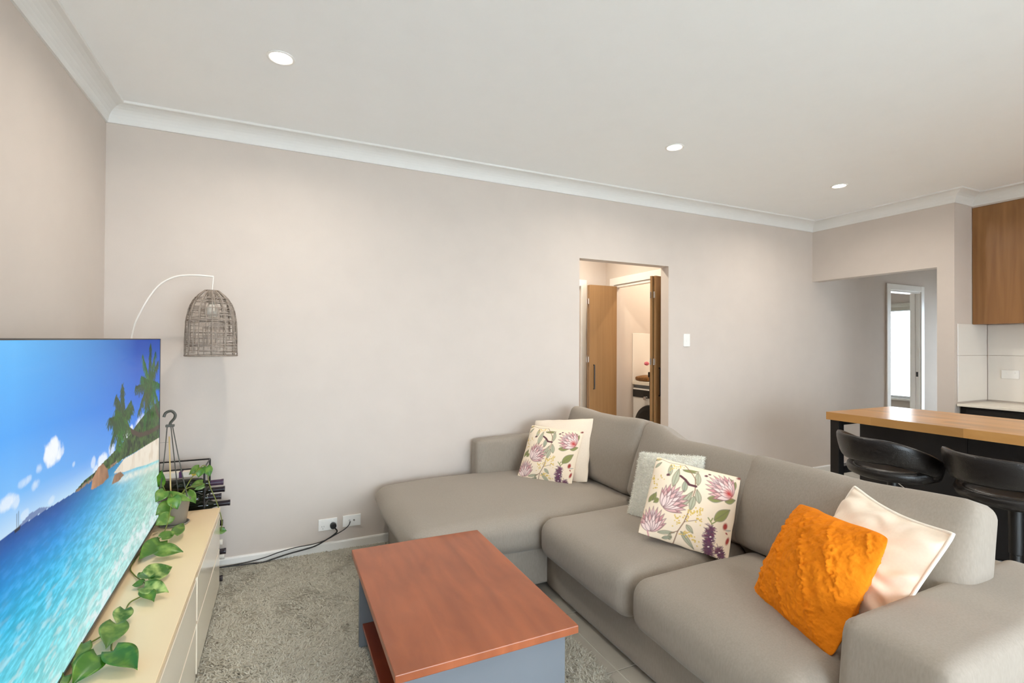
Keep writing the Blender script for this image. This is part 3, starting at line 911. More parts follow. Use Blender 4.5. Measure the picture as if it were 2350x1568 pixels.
# ------------------------------------------------------------------ TV cabinet
CX0, CX1, CY0, CY1, CZ = -0.715, -0.292, 1.10, 3.118, 0.476
tc_ = thing('tv_cabinet', (-0.5, 2.1, 0), 'long low gloss white drawer cabinet beneath the television', 'cabinet')
put('body', bx(CX0, CX1 - 0.022, CY0, CY1, 0.045, CZ - 0.02), 'gloss', tc_)
put('top_panel', bx(CX0, CX1, CY0 - .002, CY1 + .002, CZ - 0.02, CZ, bev=.0015), 'cabtop', tc_)
for (ya, yb) in [(2.318, CY1), (1.512, 2.292), (CY0, 1.486)]:
    for (za, zb) in [(0.262, 0.438), (0.052, 0.252)]:
        d_ = put('drawer_front', bx(CX1 - 0.020, CX1 - 0.001, ya + .002, yb - .002, za, zb, bev=.002), 'gloss', tc_)
        put('finger_lip', bx(CX1 - 0.020, CX1 - 0.012, ya + .03, yb - .03, zb, zb + 0.008), 'gloss', d_)
for (x, y) in [(-0.33, 3.06), (-0.67, 3.06), (-0.33, 2.30), (-0.67, 2.30), (-.33, 1.16), (-.67, 1.16)]:
    bm = B(); lathe(bm, [(0.014, 0.009), (0.017, 0.045)], (x, y, 0), 12)
    put('foot', bm, 'white', tc_)

# ------------------------------------------------------------------ television
TW, TH = 1.67, 0.885
tv = thing('television', (-0.540, 2.95, 0.507), 'large flat television showing a tropical beach with palm trees', 'television')
tv.rotation_euler = (math.radians(0.55), 0, math.radians(1.35))
# local frame: +y far edge at 0, screen runs towards -y, x = out of the screen
def tvput(name, bm, mat, parent=tv):
    me = bpy.data.meshes.new(name); bm.to_mesh(me); bm.free(); me.materials.append(M[mat])
    o = bpy.data.objects.new(name, me); link(o, parent); return o
tvput('housing', bx(-0.035, -0.002, -TW, 0.0, 0.0, TH, bev=.002), 'bezel')
bm = B()
box(bm, -0.002, 0.003, -TW, 0, TH - 0.004, TH); box(bm, -0.002, 0.003, -TW, 0, 0, 0.009); box(bm, -0.002, 0.003, -0.004, 0, .009, TH - .004); box(bm, -0.002, 0.003, -TW, -TW + .004, .009, TH - .004)
tvput('bezel', bm, 'bezel')
for yy in (-0.30, -TW + 0.30):
    bm = B(); box(bm, -0.10, 0.07, yy - 0.012, yy + 0.012, -0.030 - .0096 * yy * -1, -0.022 - .0096 * yy * -1); box(bm, -0.03, -0.005, yy - .012, yy + .012, -0.025 + .0096 * yy, 0.01)
    tvput('stand_foot', bm, 'dark')

def fbm(u, v, s, o=4, sd=0):
    """value noise, vectorised"""
    out = np.zeros_like(u); amp = 1.0; tot = 0
    r2 = np.random.default_rng(sd)
    for k in range(o):
        G_ = r2.random((97, 97)); x = u * s * 2 ** k; y = v * s * 2 ** k
        xi, yi = np.floor(x).astype(int), np.floor(y).astype(int); fx, fy = x - xi, y - yi
        fx, fy = fx * fx * (3 - 2 * fx), fy * fy * (3 - 2 * fy)
        a, b = G_[yi % 97, xi % 97], G_[yi % 97, (xi + 1) % 97]; c_, d_ = G_[(yi + 1) % 97, xi % 97], G_[(yi + 1) % 97, (xi + 1) % 97]
        out += amp * ((a * (1 - fx) + b * fx) * (1 - fy) + (c_ * (1 - fx) + d_ * fx) * fy); tot += amp; amp *= .55
    return out / tot

def beach(w, h):
    c = Canvas(w, h, TW, TH); u, v = c.u, c.v
    def ramp(t, stops):
        t = np.clip(t, 0, 1); ps = [s_[0] for s_ in stops]
        return np.stack([np.interp(t, ps, [srgb(s_[1])[k] for s_ in stops]) for k in range(3)], -1)
    horiz = np.interp(u, [0, .13, .28, .47, .80, 1.67], [.484, .480, .472, .459, .445, .41])
    # sky
    t = (v - horiz) / (TH - horiz)
    left = ramp(t, [(0, (196, 226, 250)), (.18, (124, 192, 252)), (.5, (84, 172, 254)), (1, (104, 192, 255))])
    right = ramp(t, [(0, (176, 218, 250)), (.12, (58, 140, 236)), (.45, (30, 104, 214)), (1, (26, 76, 172))])
    k = np.clip((u - .1) / 1.1, 0, 1)[..., None] ** .8
    sky = left * (1 - k) + right * k
    # sea
    q = np.clip((horiz - v) / horiz, 0, 1)
    sea_l = ramp(q, [(0, (20, 74, 148)), (.06, (16, 96, 178)), (.2, (18, 146, 220)), (.42, (44, 190, 230)), (.7, (110, 216, 230)), (1, (164, 232, 230))])
    sea_r = ramp(q, [(0, (40, 170, 210)), (.15, (96, 206, 220)), (.4, (160, 214, 202)), (.7, (172, 214, 204)), (1, (190, 224, 220))])
    k = np.clip((u - .35) / 1.1, 0, 1)[..., None]
    sea = sea_l * (1 - k) + sea_r * k
    n1 = fbm(u * .55 + v * .6, v * 3.0 - u * .25, 50, 4, 3); n2 = fbm(u * .8 - v * .4, v * 2.6 + u * .3, 22, 4, 5)
    rp = np.clip((n1 - .50) * 5, -1, 1) * np.clip(q * 2.2, .08, .9)
    sea = sea * (1 + .20 * rp[..., None]) + np.clip(rp, 0, 1)[..., None] * .06
    fo = np.clip((n2 - .56) * 6, 0, 1) * np.clip(q * 2 - .5, 0, 1)
    sea = sea * (1 - .6 * fo[..., None]) + np.array([.72, .86, .85]) * .6 * fo[..., None]
    is_sea = (v < horiz)[..., None]
    c.c[..., :3] = np.where(is_sea, sea, sky)
    white = np.array([.93, .97, 1.0])
    cn = fbm(u, v, 26, 4, 9)
    for (x, y, rx, ry, a) in [(.312, .605, .062, .030, 1), (.317, .618, .035, .028, 1), (.278, .604, .03, .02, .8), (.354, .594, .03, .014, .8), (.15, .572, .035, .012, .6), (.208, .548, .03, .014, .6), (.229, .583, .02, .014, .6), (.284, .578, .014, .008, .5), (.458, .54, .014, .008, .5), (.629, .507, .02, .018, .6), (.064, .552, .04, .018, .8), (.106, .54, .02, .016, .6), (.301, .487, .03, .010, .4), (.153, .499, .02, .01, .4), (.726, .49, .05, .024, .9), (.833, .505, .04, .02, .7), (1.068, .515, .09, .035, 1), (1.222, .524, .06, .04, .6), (.67, .475, .05, .014, .7), (1.3, .52, .12, .05, .6)]:
        p = ((u - x) / rx) ** 2 + ((v - y) / ry) ** 2
        al = np.clip((1.1 - p) * 1.2 - (cn - .5) * 3.0, 0, 1) * a * (v > horiz)
        c.mix(al * .9, white)
    # distant island, boat
    c.poly([(.115, .481), (.13, .484), (.177, .492), (.236, .488), (.292, .472)], srgb((88, 104, 158)), .8)
    c.poly([(.10, .481), (.132, .481), (.128, .473), (.106, .473)], srgb((40, 44, 60)))
    c.line([(.113, .48), (.113, .512)], .0012, srgb((60, 64, 80))); c.line([(.121, .48), (.121, .515)], .0012, srgb((60, 64, 80)))
    # hill
    hn = fbm(u, v, 60, 4, 12)[..., None]
    hk = np.clip((hn - .5) * 3 + .5, 0, 1)
    green = srgb((14, 34, 12)) * (1 - hk) + srgb((70, 104, 36)) * hk
    before = c.c.copy()
    hill = [(.467, .461), (.551, .471), (.646, .472), (.727, .482), (.797, .486), (.913, .496), (1.069, .510), (1.196, .535), (1.37, .560), (1.67, .58), (1.67, .395), (1.375, .413), (1.146, .427), (1.001, .438), (.798, .445), (.631, .456), (.48, .457)]
    c.poly(hill, (0, 0, 0)); msk = np.abs(c.c - before).sum(-1) > 1e-6
    c.c[msk, :3] = green[msk]
    for k in range(60):
        x = random.uniform(.48, .9); c.ell(x, .458 - .03 * (x - .48) + random.uniform(-.003, .004), .008, .004, 0, srgb((150, 120, 96)), .8)
    # sand and shallows
    sn = fbm(u, v, 20, 3, 15)
    ins = c.poly([(1.67, .395), (1.67, .285), (1.378, .325), (1.202, .356), (1.004, .385), (.856, .416), (1.001, .436), (1.146, .425), (1.375, .413)], srgb((236, 226, 208)))
    c.mix(ins * np.clip((sn - .45) * 4, 0, 1) * .6, srgb((214, 196, 172)))
    edge = np.interp(u, [.82, 1.0, 1.2, 1.38, 1.67], [.415, .375, .345, .312, .272])
    wash = np.exp(-((v - edge + .012) / .016) ** 2) * np.clip((u - .82) * 6, 0, 1)
    c.mix(np.clip(wash * (1.3 - 1.1 * fbm(u, v * 2, 40, 3, 17)), 0, 1) * .9, srgb((244, 246, 240)))
    shal = np.clip(1 - (edge - v) / .2, 0, 1) * (v < edge) * np.clip((u - .7) * 1.5, 0, 1)
    c.mix(shal * .45, srgb((214, 214, 190)))
    # rocks
    for pts, cl in [([(.610, .428), (.625, .456), (.68, .478), (.735, .478), (.785, .445), (.80, .418), (.729, .414), (.632, .422)], (172, 126, 92)), ([(.835, .383), (.870, .408), (.948, .400), (1.0, .375), (.918, .372)], (150, 112, 84))]:
        before = c.c.copy(); c.poly(pts, (0, 0, 0)); msk = np.abs(c.c - before).sum(-1) > 1e-6
        rc = srgb(cl) * (.6 + .9 * fbm(u * 2, v, 24, 4, 21)[..., None]) * np.clip(.6 + (np.mean([p_[0] for p_ in pts]) + .1 - u)[..., None] * 3, .45, 1.2)
        c.c[msk, :3] = rc[msk]
    # palms
    def palm(cx, cy, tips, trunk=None):
        if trunk: c.line(trunk, .010, srgb((74, 56, 44)))
        for (tx, ty) in tips:
            col = srgb((random.randint(30, 60), random.randint(74, 112), random.randint(14, 30)))
            mx_, my_ = (cx + tx) / 2, max(cy, ty) * .55 + (cy + ty) / 2 * .45 if ty < cy else (cy + ty) / 2
            pts = [(cx * (1 - t) ** 2 + 2 * mx_ * t * (1 - t) + tx * t * t, cy * (1 - t) ** 2 + 2 * my_ * t * (1 - t) + ty * t * t) for t in np.linspace(0, 1, 12)]
            c.line(pts, .006, col * .5)
            for i in range(1, 12):
                x, y = pts[i]; ln = .050 * (1 - .5 * i / 11)
                for sg in (-1, 1):
                    for rep in range(5):
                        xx, yy = x + random.gauss(0, .006), y + random.gauss(0, .005)
                        cc = col * random.uniform(.30, 1.25)
                        c.line([(xx, yy), (xx + sg * ln * random.uniform(.5, 1.1), yy - ln * random.uniform(.5, 1.2))], .0024, cc, .95)
    palm(.972, .601, [(.967, .713), (1.099, .639), (1.125, .615), (.801, .612), (.841, .537), (.902, .494), (1.022, .477), (1.079, .527), (.884, .683), (.876, .629), (.95, .50), (.86, .57)], [(1.0, .575), (1.043, .545), (1.142, .511), (1.252, .481), (1.437, .461), (1.67, .45)])
    palm(1.442, .689, [(1.45, .862), (1.294, .812), (1.173, .688), (1.233, .581), (1.339, .514), (1.575, .487), (1.639, .569), (1.628, .775), (1.269, .724), (1.42, .52), (1.50, .50), (1.66, .66), (1.36, .60), (1.56, .82)], [(1.442, .68), (1.5, .6), (1.67, .50)])
    # breaking foam near the lower right
    fn = fbm(u * 1.4 + v, v * 2.4, 18, 5, 33)
    band = np.clip(1 - np.abs(v - np.interp(u, [.6, .93, 1.16, 1.4, 1.67], [-.02, .06, .08, .03, .0])) / .07, 0, 1)
    c.mix(np.clip(band * 1.4 - (fn - .42) * 4 - .35, 0, 1) * .8 * (u > .5) * (band > 0), np.array([.82, .90, .92]))
    # reflection-free clean picture
    c.c[..., :3] = np.clip(c.c[..., :3], 0, 1)
    return c.c
SW, SH = 640, 340
pic = beach(SW, SH)
yy = np.linspace(-TW + .004, -.004, SW); zz = np.linspace(.009, TH - .004, SH)
Yg, Zg = np.meshgrid(yy, zz)
V = np.stack([np.full(Yg.shape, .0005), Yg, Zg], -1).reshape(-1, 3).astype(np.float32)
idx = np.arange(SW * SH).reshape(SH, SW)
F = np.stack([idx[:-1, :-1], idx[:-1, 1:], idx[1:, 1:], idx[1:, :-1]], -1).reshape(-1, 4).astype(np.int32)
me = bpy.data.meshes.new('screen')
me.vertices.add(len(V)); me.vertices.foreach_set('co', V.ravel())
me.loops.add(F.size); me.loops.foreach_set('vertex_index', F.ravel())
me.polygons.add(len(F)); me.polygons.foreach_set('loop_start', np.arange(0, F.size, 4, dtype=np.int32))
me.update(calc_edges=True)
ca = me.color_attributes.new('print', 'FLOAT_COLOR', 'POINT'); ca.data.foreach_set('color', pic.reshape(-1, 4).astype(np.float32).ravel())
me.materials.append(M['screen'])
sc_o = bpy.data.objects.new('screen', me); link(sc_o, tv); sc_o['label'] = 'lit screen with beach picture'

# ------------------------------------------------------------------ arc lamp with woven shade
la = thing('arc_lamp', (-0.80, 3.30, 0), 'white arc lamp with a grey woven rattan bell shade in the corner', 'lamp')
bm = B(); lathe(bm, [(0.0, 0.0), (0.078, 0.0), (0.078, 0.012), (0.07, 0.02), (0.0, 0.022)], (-0.80, 3.30, 0), 32)
put('base', bm, 'whitemetal', la, smooth=False)
arc = smooth_path([(-0.80, 3.30, 0.015), (-0.79, 3.30, 0.5), (-0.762, 3.28, 1.05), (-0.716, 3.22, 1.40), (-0.672, 3.20, 1.54), (-0.606, 3.20, 1.666), (-0.535, 3.20, 1.725), (-0.47, 3.20, 1.742), (-0.40, 3.20, 1.745), (-0.343, 3.20, 1.742)], 8)
put('arm', tube(B(), arc, 0.0050, 10), 'whitemetal', la, smooth=True)
SXc, SYc = -0.350, 3.20
put('cord', tube(B(), [(SXc + .006, SYc, 1.742), (SXc, SYc, 1.66)], 0.003, 8), 'whitemetal', la)
bm = B(); lathe(bm, [(0.0, 1.665), (0.022, 1.66), (0.026, 1.60), (0.02, 1.595)], (SXc, SYc, 0), 20)
put('bulb_holder', bm, 'rattan', la, smooth=True)
bm = B(); lathe(bm, [(0.012, 1.597), (0.02, 1.58), (0.031, 1.55), (0.028, 1.525), (0.014, 1.51), (0.0, 1.507)], (SXc, SYc, 0), 20)
put('bulb', bm, 'lampbulb', la, smooth=True)
ZB, ZT = 1.303, 1.664
def shade_r(z):
    t = (z - ZB) / (ZT - ZB)
    return float(np.interp(t, [0, .35, .55, .70, .80, .88, .94, 1.0], [.1255, .124, .120, .110, .097, .080, .060, .034]))
sh = put('shade', (lambda b: (tube(b, [(SXc + .1255 * math.cos(a), SYc + .1255 * math.sin(a), ZB) for a in np.linspace(0, 2 * math.pi, 41)], .0042, 8, caps=False), b)[1])(B()), 'rattan', la, smooth=True)
sh['label'] = 'grey woven bell shade'
for z in (1.365, 1.43, 1.50, 1.565, 1.622, 1.664):
    r = shade_r(z)
    put('hoop', tube(B(), [(SXc + r * math.cos(a), SYc + r * math.sin(a), z) for a in np.linspace(0, 2 * math.pi, 33)], .0026, 6, caps=False), 'rattan', sh, smooth=True)
for k in range(12):
    a = k / 12 * 2 * math.pi + .13
    put('rib', tube(B(), [(SXc + shade_r(z) * math.cos(a), SYc + shade_r(z) * math.sin(a), z) for z in np.linspace(ZB, ZT, 14)], .0028, 6), 'rattan', sh, smooth=True)
bm = B()
for k in range(340):      # short strands woven both ways
    if k % 2:
        z = random.uniform(ZB + .01, ZT - .04); a0 = random.uniform(0, 6.28); da = random.uniform(.4, 1.5); r = shade_r(z) + random.choice((-.002, .002))
        tube(bm, [(SXc + r * math.cos(a), SYc + r * math.sin(a), z) for a in np.linspace(a0, a0 + da, 8)], random.uniform(.0014, .0026), 4)
    else:
        z0 = random.uniform(ZB, ZT - .1); z1 = min(ZT, z0 + random.uniform(.05, .14)); a = random.uniform(0, 6.28); o_ = random.choice((-.002, .002))
        tube(bm, [(SXc + (shade_r(z) + o_) * math.cos(a), SYc + (shade_r(z) + o_) * math.sin(a), z) for z in np.linspace(z0, z1, 6)], random.uniform(.0014, .0026), 4)
wv = put('weave', bm, 'rattan', sh); wv['kind'] = 'stuff'

# ------------------------------------------------------------------ wine rack and bottles
wr_ = thing('wine_rack', (-0.46, 3.27, 0), 'black wire wine rack between the white cabinet and the back wall', 'rack')
for y in (3.155, 3.385):
    for x in (-0.62, -0.372):
        put('post', tube(B(), [(x, y, 0.009), (x, y, 0.692)], 0.005, 8), 'black', wr_)
for z in (0.012, 0.09, 0.165, 0.24, 0.315, 0.39, 0.478, 0.555, 0.692):
    put('rail', tube(B(), [(-0.372, 3.155, z), (-0.372, 3.385, z)], 0.004, 6), 'black', wr_)
    put('rail', tube(B(), [(-0.62, 3.155, z), (-0.62, 3.385, z)], 0.004, 6), 'black', wr_)
put('rail', tube(B(), [(-0.62, 3.155, .692), (-0.372, 3.155, .692)], 0.0045, 6), 'black', wr_)
put('rail', tube(B(), [(-0.62, 3.385, .692), (-0.372, 3.385, .692)], 0.0045, 6), 'black', wr_)
def wine(y, z, cap, label, xe=-0.285, body='bottle'):
    t = thing('wine_bottle', (-0.45, y, z), label, 'bottle', 'bottles lying in the wine rack')
    bm = B(); lathe(bm, [(0.0, -.292), (.033, -.29), (.0355, -.28), (.0355, -.125), (.031, -.105), (.018, -.085), (.0145, -.07), (.0145, -.002), (0, -.002)], (xe, y, z), 20, 'X')
    put('glass_body', bm, body, t, smooth=True)
    bm = B(); lathe(bm, [(.0152, -.062), (.0156, -.012), (.0166, -.010), (.0166, 0.0), (0.0, 0.001)], (xe, y, z), 18, 'X')
    put('capsule', bm, cap, t, smooth=False)
    return t
wine(3.20, 0.595, 'capsule_p', 'bottle with plum capsule, highest in the wine rack', -0.285)
wine(3.335, 0.520, 'capsule', 'black-capped bottle at the back of the second rack row', -0.29)
wine(3.205, 0.515, 'capsule', 'black-capped bottle at the front of the second rack row', -0.295)
wine(3.335, 0.437, 'capsule', 'black-capped bottle just above the cabinet top, sticking out furthest', -0.262)
wine(3.27, 0.345, 'capsule', 'dark-capped bottle first below the cabinet top level', -0.292)
wine(3.335, 0.28, 'capsule', 'dark-capped bottle second below the cabinet top level', -0.29)
wine(3.205, 0.255, 'capsule_w', 'white-capped bottle upper of two beside the cabinet end', -0.288)
wine(3.27, 0.181, 'capsule', 'dark-capped bottle just above the cable beside the cabinet end', -0.276)
wine(3.335, 0.128, 'capsule_w', 'white-capped bottle lower of two beside the cabinet end', -0.288)
wine(3.205, 0.055, 'capsule', 'dark-capped bottle lowest in the rack near the rug', -0.285)
bk = thing('wine_box', (-0.49, 3.27, .64), 'small pale box with purple and yellow print lying on the wine rack', 'box')
put('carton', bx(-0.585, -0.40, 3.23, 3.31, 0.632, 0.662, bev=.002), 'paper', bk)
put('purple_band', bx(-0.50, -0.485, 3.2285, 3.3115, 0.6315, 0.6625), 'purple', bk)
bm = B(); lathe(bm, [(.006, -.001), (.012, -.001), (.012, .001), (.006, .001)], (-.43, 3.2285, .648), 20, 'Y')
put('yellow_emblem', bm, 'yellow', bk)

# ------------------------------------------------------------------ hanging-pot pothos
PX, PY = -0.470, 2.925
pl = thing('potted_pothos', (PX, PY, CZ), 'trailing pothos in a grey hanging pot on the white cabinet', 'plant')
bm = B(); lathe(bm, [(0, .001), (.046, .001), (.050, .006), (.066, .115), (.070, .118), (.070, .128), (.064, .128), (.063, .118), (.048, .012), (0, .01)], (PX, PY, CZ), 32)
put('pot', bm, 'pot', pl, smooth=True)
bm = B(); lathe(bm, [(0, .0), (.06, 0), (.064, .008), (.060, .010), (.058, .004), (0, .0035)], (PX, PY, CZ), 32)
put('saucer', bm, 'pot', pl, smooth=True)
bm = B(); lathe(bm, [(0, .106), (.0615, .104), (.0615, .098), (0, .098)], (PX, PY, CZ), 24)
put('soil', bm, 'soil', pl)
HZ = 0.965
for a in (-2.6, -0.5, 1.5):
    put('hanger_wire', tube(B(), smooth_path([(PX + .068 * math.cos(a), PY + .068 * math.sin(a), CZ + .125), (PX + .035 * math.cos(a) - .012, PY + .035 * math.sin(a), .80), (PX - .022 + .012 * math.cos(a), PY + .012 * math.sin(a), HZ)], 6), .0026, 6), 'hanger', pl)
bm = B(); hk = [(PX - .022, PY, HZ - .006), (PX - .020, PY, HZ + .012), (PX - .004, PY, HZ + .034), (PX - .002, PY, HZ + .054), (PX - .018, PY, HZ + .070), (PX - .040, PY, HZ + .062), (PX - .048, PY, HZ + .042)]
tube(bm, smooth_path(hk, 6), .0065, 8)
box(bm, PX - .04, PX - .004, PY - .01, PY + .01, HZ - .008, HZ + .004, bev=.002)
put('hook', bm, 'hanger', pl, smooth=False)
put('stake', tube(B(), [(PX - .02, PY + .03, CZ + .10), (PX - .03, PY + .03, .905)], .0035, 6), 'bamboo', pl)
put('stake_tie', bx(PX - .10, PX - .028, PY + .028, PY + .0285, .877, .878), 'hanger', pl)
def leafmesh(base, tip, w, mat, roll=None, curl=.18, nrm=(0.25, -.35, 1.0)):
    base, tip = Vector(base), Vector(tip); d = tip - base; ln = d.length; d.normalize()
    n = Vector(nrm); n = (n - d * n.dot(d)).normalized(); s = d.cross(n)
    bm = B(); NU, NV = 12, 8; rows = []
    for i in range(NU + 1):
        t = i / NU
        hw = .5 * w * (1.12 * math.sin(math.pi * min(1, (t + .10) / 1.10) ** .72)) if t < 1 else 0.0008
        back = -.10 * ln * (1 - t) ** 4
        row = []
        for j in range(NV + 1):
            f = -1 + 2 * j / NV
            p = base + d * (t * ln + back * abs(f) * 1.2) + s * (f * hw) + n * (curl * w * (abs(f) ** 1.5 * .5 - t * t * .9 + .25 * math.sin(t * 3)) )
            row.append(bm.verts.new(p))
        rows.append(row)
    for i in range(NU):
        for j in range(NV): bm.faces.new((rows[i][j], rows[i][j + 1], rows[i + 1][j + 1], rows[i + 1][j]))
    # give the blade thickness
    bmesh.ops.recalc_face_normals(bm, faces=bm.faces)
    bmesh.ops.solidify(bm, geom=bm.faces[:], thickness=0.0006)
    return put('leaf', bm, mat, pl, smooth=True)
trail = [((-.47, 2.605, .505), (-.513, 2.435, .500), .095, 'leafA'), ((-.454, 2.478, .510), (-.356, 2.46, .500), .085, 'leafC'), ((-.424, 2.657, .510), (-.413, 2.82, .515), .061, 'leafC'),
         ((-.468, 2.62, .515), (-.419, 2.675, .52), .06, 'leafC'), ((-.439, 2.226, .510), (-.367, 2.306, .505), .095, 'leafB'), ((-.431, 2.217, .505), (-.487, 2.312, .500), .06, 'leafA'),
         ((-.428, 2.125, .512), (-.344, 2.084, .498), .08, 'leafB'), ((-.424, 2.108, .503), (-.38, 2.034, .495), .06, 'leafA'), ((-.451, 1.981, .508), (-.447, 1.893, .498), .068, 'leafB'),
         ((-.449, 1.882, .512), (-.444, 1.767, .500), .092, 'leafC'), ((-.418, 1.727, .508), (-.336, 1.624, .498), .092, 'leafA'), ((-.507, 1.811, .505), (-.502, 1.706, .497), .062, 'leafC'),
         ((-.451, 1.717, .51), (-.475, 1.610, .50), .088, 'leafA'), ((-.447, 2.202, .497), (-.486, 2.215, .49), .04, 'leafA'), ((-.503, 1.664, .50), (-.519, 1.60, .49), .05, 'leafC')]
for b_, t_, w_, m_ in trail: leafmesh(b_, Vector(b_).lerp(Vector(t_), .92), w_ * .72, m_, nrm=(.3, -.55, .85))
upper = [((-.484, 2.88, .638), (-.383, 2.84, .602), .035, 'leafC'), ((-.48, 2.86, .596), (-.527, 2.82, .561), .055, 'leafC'), ((-.464, 2.85, .629), (-.443, 2.83, .574), .055, 'leafA'), ((-.419, 2.94, .622), (-.378, 2.90, .575), .046, 'leafC'),
         ((-.378, 3.14, .616), (-.43, 3.10, .607), .04, 'leafC'), ((-.394, 3.14, .700), (-.435, 3.10, .676), .04, 'leafC'), ((-.385, 3.12, .699), (-.393, 3.10, .655), .045, 'leafA'), ((-.360, 3.14, .700), (-.342, 3.12, .650), .042, 'leafA'),
         ((-.531, 2.92, .672), (-.517, 2.88, .755), .04, 'leafA'), ((-.469, 2.82, .550), (-.521, 2.78, .525), .06, 'leafC'), ((-.500, 2.86, .66), (-.530, 2.83, .62), .05, 'leafC'), ((-.30, 3.135, .345), (-.262, 3.135, .340), .034, 'leafA'), ((-.364, 3.08, .610), (-.408, 3.06, .600), .02, 'leafC')]
for b_, t_, w_, m_ in upper: leafmesh(b_, t_, w_, m_, nrm=(.15, -.85, .5))
for pts in [[(PX - .02, PY - .02, CZ + .11), (PX, PY - .085, CZ + .13), (-.475, 2.80, .53), (-.486, 2.719, .49), (-.524, 2.639, .482), (-.533, 2.431, .482), (-.502, 2.331, .482), (-.442, 2.212, .486), (-.433, 2.135, .482), (-.46, 2.089, .482), (-.46, 2.024, .482), (-.461, 1.917, .486), (-.489, 1.876, .482), (-.515, 1.839, .482), (-.515, 1.798, .484)],
            [(-.461, 1.917, .486), (-.44, 1.80, .482), (-.425, 1.757, .484), (-.458, 1.74, .482), (-.492, 1.719, .482), (-.507, 1.65, .484)],
            [(PX + .02, PY + .01, CZ + .11), (PX + .05, PY + .06, .66), (-.40, 3.08, .69), (-.375, 3.13, .71), (-.36, 3.14, .69), (-.345, 3.135, .60), (-.31, 3.135, .50), (-.286, 3.135, .40), (-.29, 3.135, .345)],
            [(PX, PY, CZ + .11), (PX + .05, PY, .645), (-.378, 3.10, .616)], [(PX - .02, PY, CZ + .11), (PX - .05, PY - .01, .68), (-.531, 2.92, .672)], [(PX, PY - .01, CZ + .11), (PX - .005, PY - .06, .64), (-.47, 2.85, .625)],
            [(PX + .02, PY, CZ + .11), (-.43, 2.93, .64), (-.419, 2.94, .622)]]:
    put('stem', tube(B(), smooth_path(pts, 6), .0024, 6), 'stem', pl, smooth=True)

# ------------------------------------------------------------------ wall plates and leads
def plate(name, x, z, label, w=.115, h=.074, vertical=False):
    t = thing(name, (x, D, z), label, 'switch' if vertical else 'outlet')
    hw, hh = (h / 2, w / 2) if vertical else (w / 2, h / 2)
    put('plate', bx(x - hw, x + hw, D - .009, D, z - hh, z + hh, bev=.002), 'white', t)
    return t
t = plate('power_outlet', .287, .192, 'white double power outlet with a black plug, nearer the cabinet')
for s in (-1, 1):
    put('rocker', bx(.287 + s * .03 - .007, .287 + s * .03 + .007, D - .012, D - .009, .207, .217, bev=.001), 'white', t)
for s in (-1,):
    for (dx, dz) in [(-.006, .004), (.006, .004), (0, -.010)]:
        put('pin_slot', bx(.257 + dx - .001, .257 + dx + .001, D - .0095, D - .0088, .178 + dz - .004, .178 + dz + .004), 'dark', t)
t = plate('aerial_socket', .437, .196, 'white aerial socket plate with a thin lead, nearer the sofa')
for s in (-1, 1):
    bm = B(); lathe(bm, [(0, -.016), (.0045, -.016), (.0045, -.009), (.006, -.009)], (.437 + s * .014, D, .198), 12, 'Y')
    put('connector', bm, 'chrome', t)
t = plate('light_switch', 3.385, 1.424, 'small white light switch on the wall right of the doorway', vertical=True)
put('rocker', bx(3.376, 3.394, D - .012, D - .009, 1.408, 1.428, bev=.001), 'white', t)
pc_ = thing('power_cable', (.319, D - .01, .185), 'thick black cable with round plug running along the skirting', 'cable')
bm = B(); lathe(bm, [(0, -.040), (.014, -.040), (.0195, -.034), (.0195, -.010), (.0, -.010)], (.319, D, .184), 22, 'Y')
put('plug', bm, 'cable', pc_, smooth=False)
def on_back(x, z, o=.02): return (x, D - o, z)
put('lead', tube(B(), smooth_path([(.319, D - .036, .178), (.332, D - .032, .166), (.343, D - .025, .145), (.328, D - .024, .128), (.29, D - .022, .105), (.20, D - .020, .066), (.06, D - .022, .047), (-.03, D - .026, .032), (-.09, D - .03, .022), (-.16, D - .04, .030), (-.30, D - .05, .040), (-.42, D - .06, .045)], 6), .0042, 8), 'cable', pc_, smooth=True)
pc2 = thing('aerial_lead', (.423, D - .01, .19), 'thin dark aerial lead dropping from the socket plate to the cabinet', 'cable')
bm = B(); lathe(bm, [(0, -.034), (.005, -.034), (.0062, -.016), (.0, -.016)], (.423, D, .198), 14, 'Y')
put('plug', bm, 'chrome', pc2)
put('lead', tube(B(), smooth_path([(.423, D - .034, .198), (.415, D - .036, .178), (.385, D - .03, .150), (.335, D - .018, .122), (.28, D - .018, .098), (.20, D - .018, .082), (.10, D - .018, .078), (.0, D - .018, .064), (-.08, D - .02, .046), (-.18, D - .024, .036), (-.30, D - .03, .035), (-.42, D - .04, .038)], 6), .0030, 8), 'cable', pc2, smooth=True)

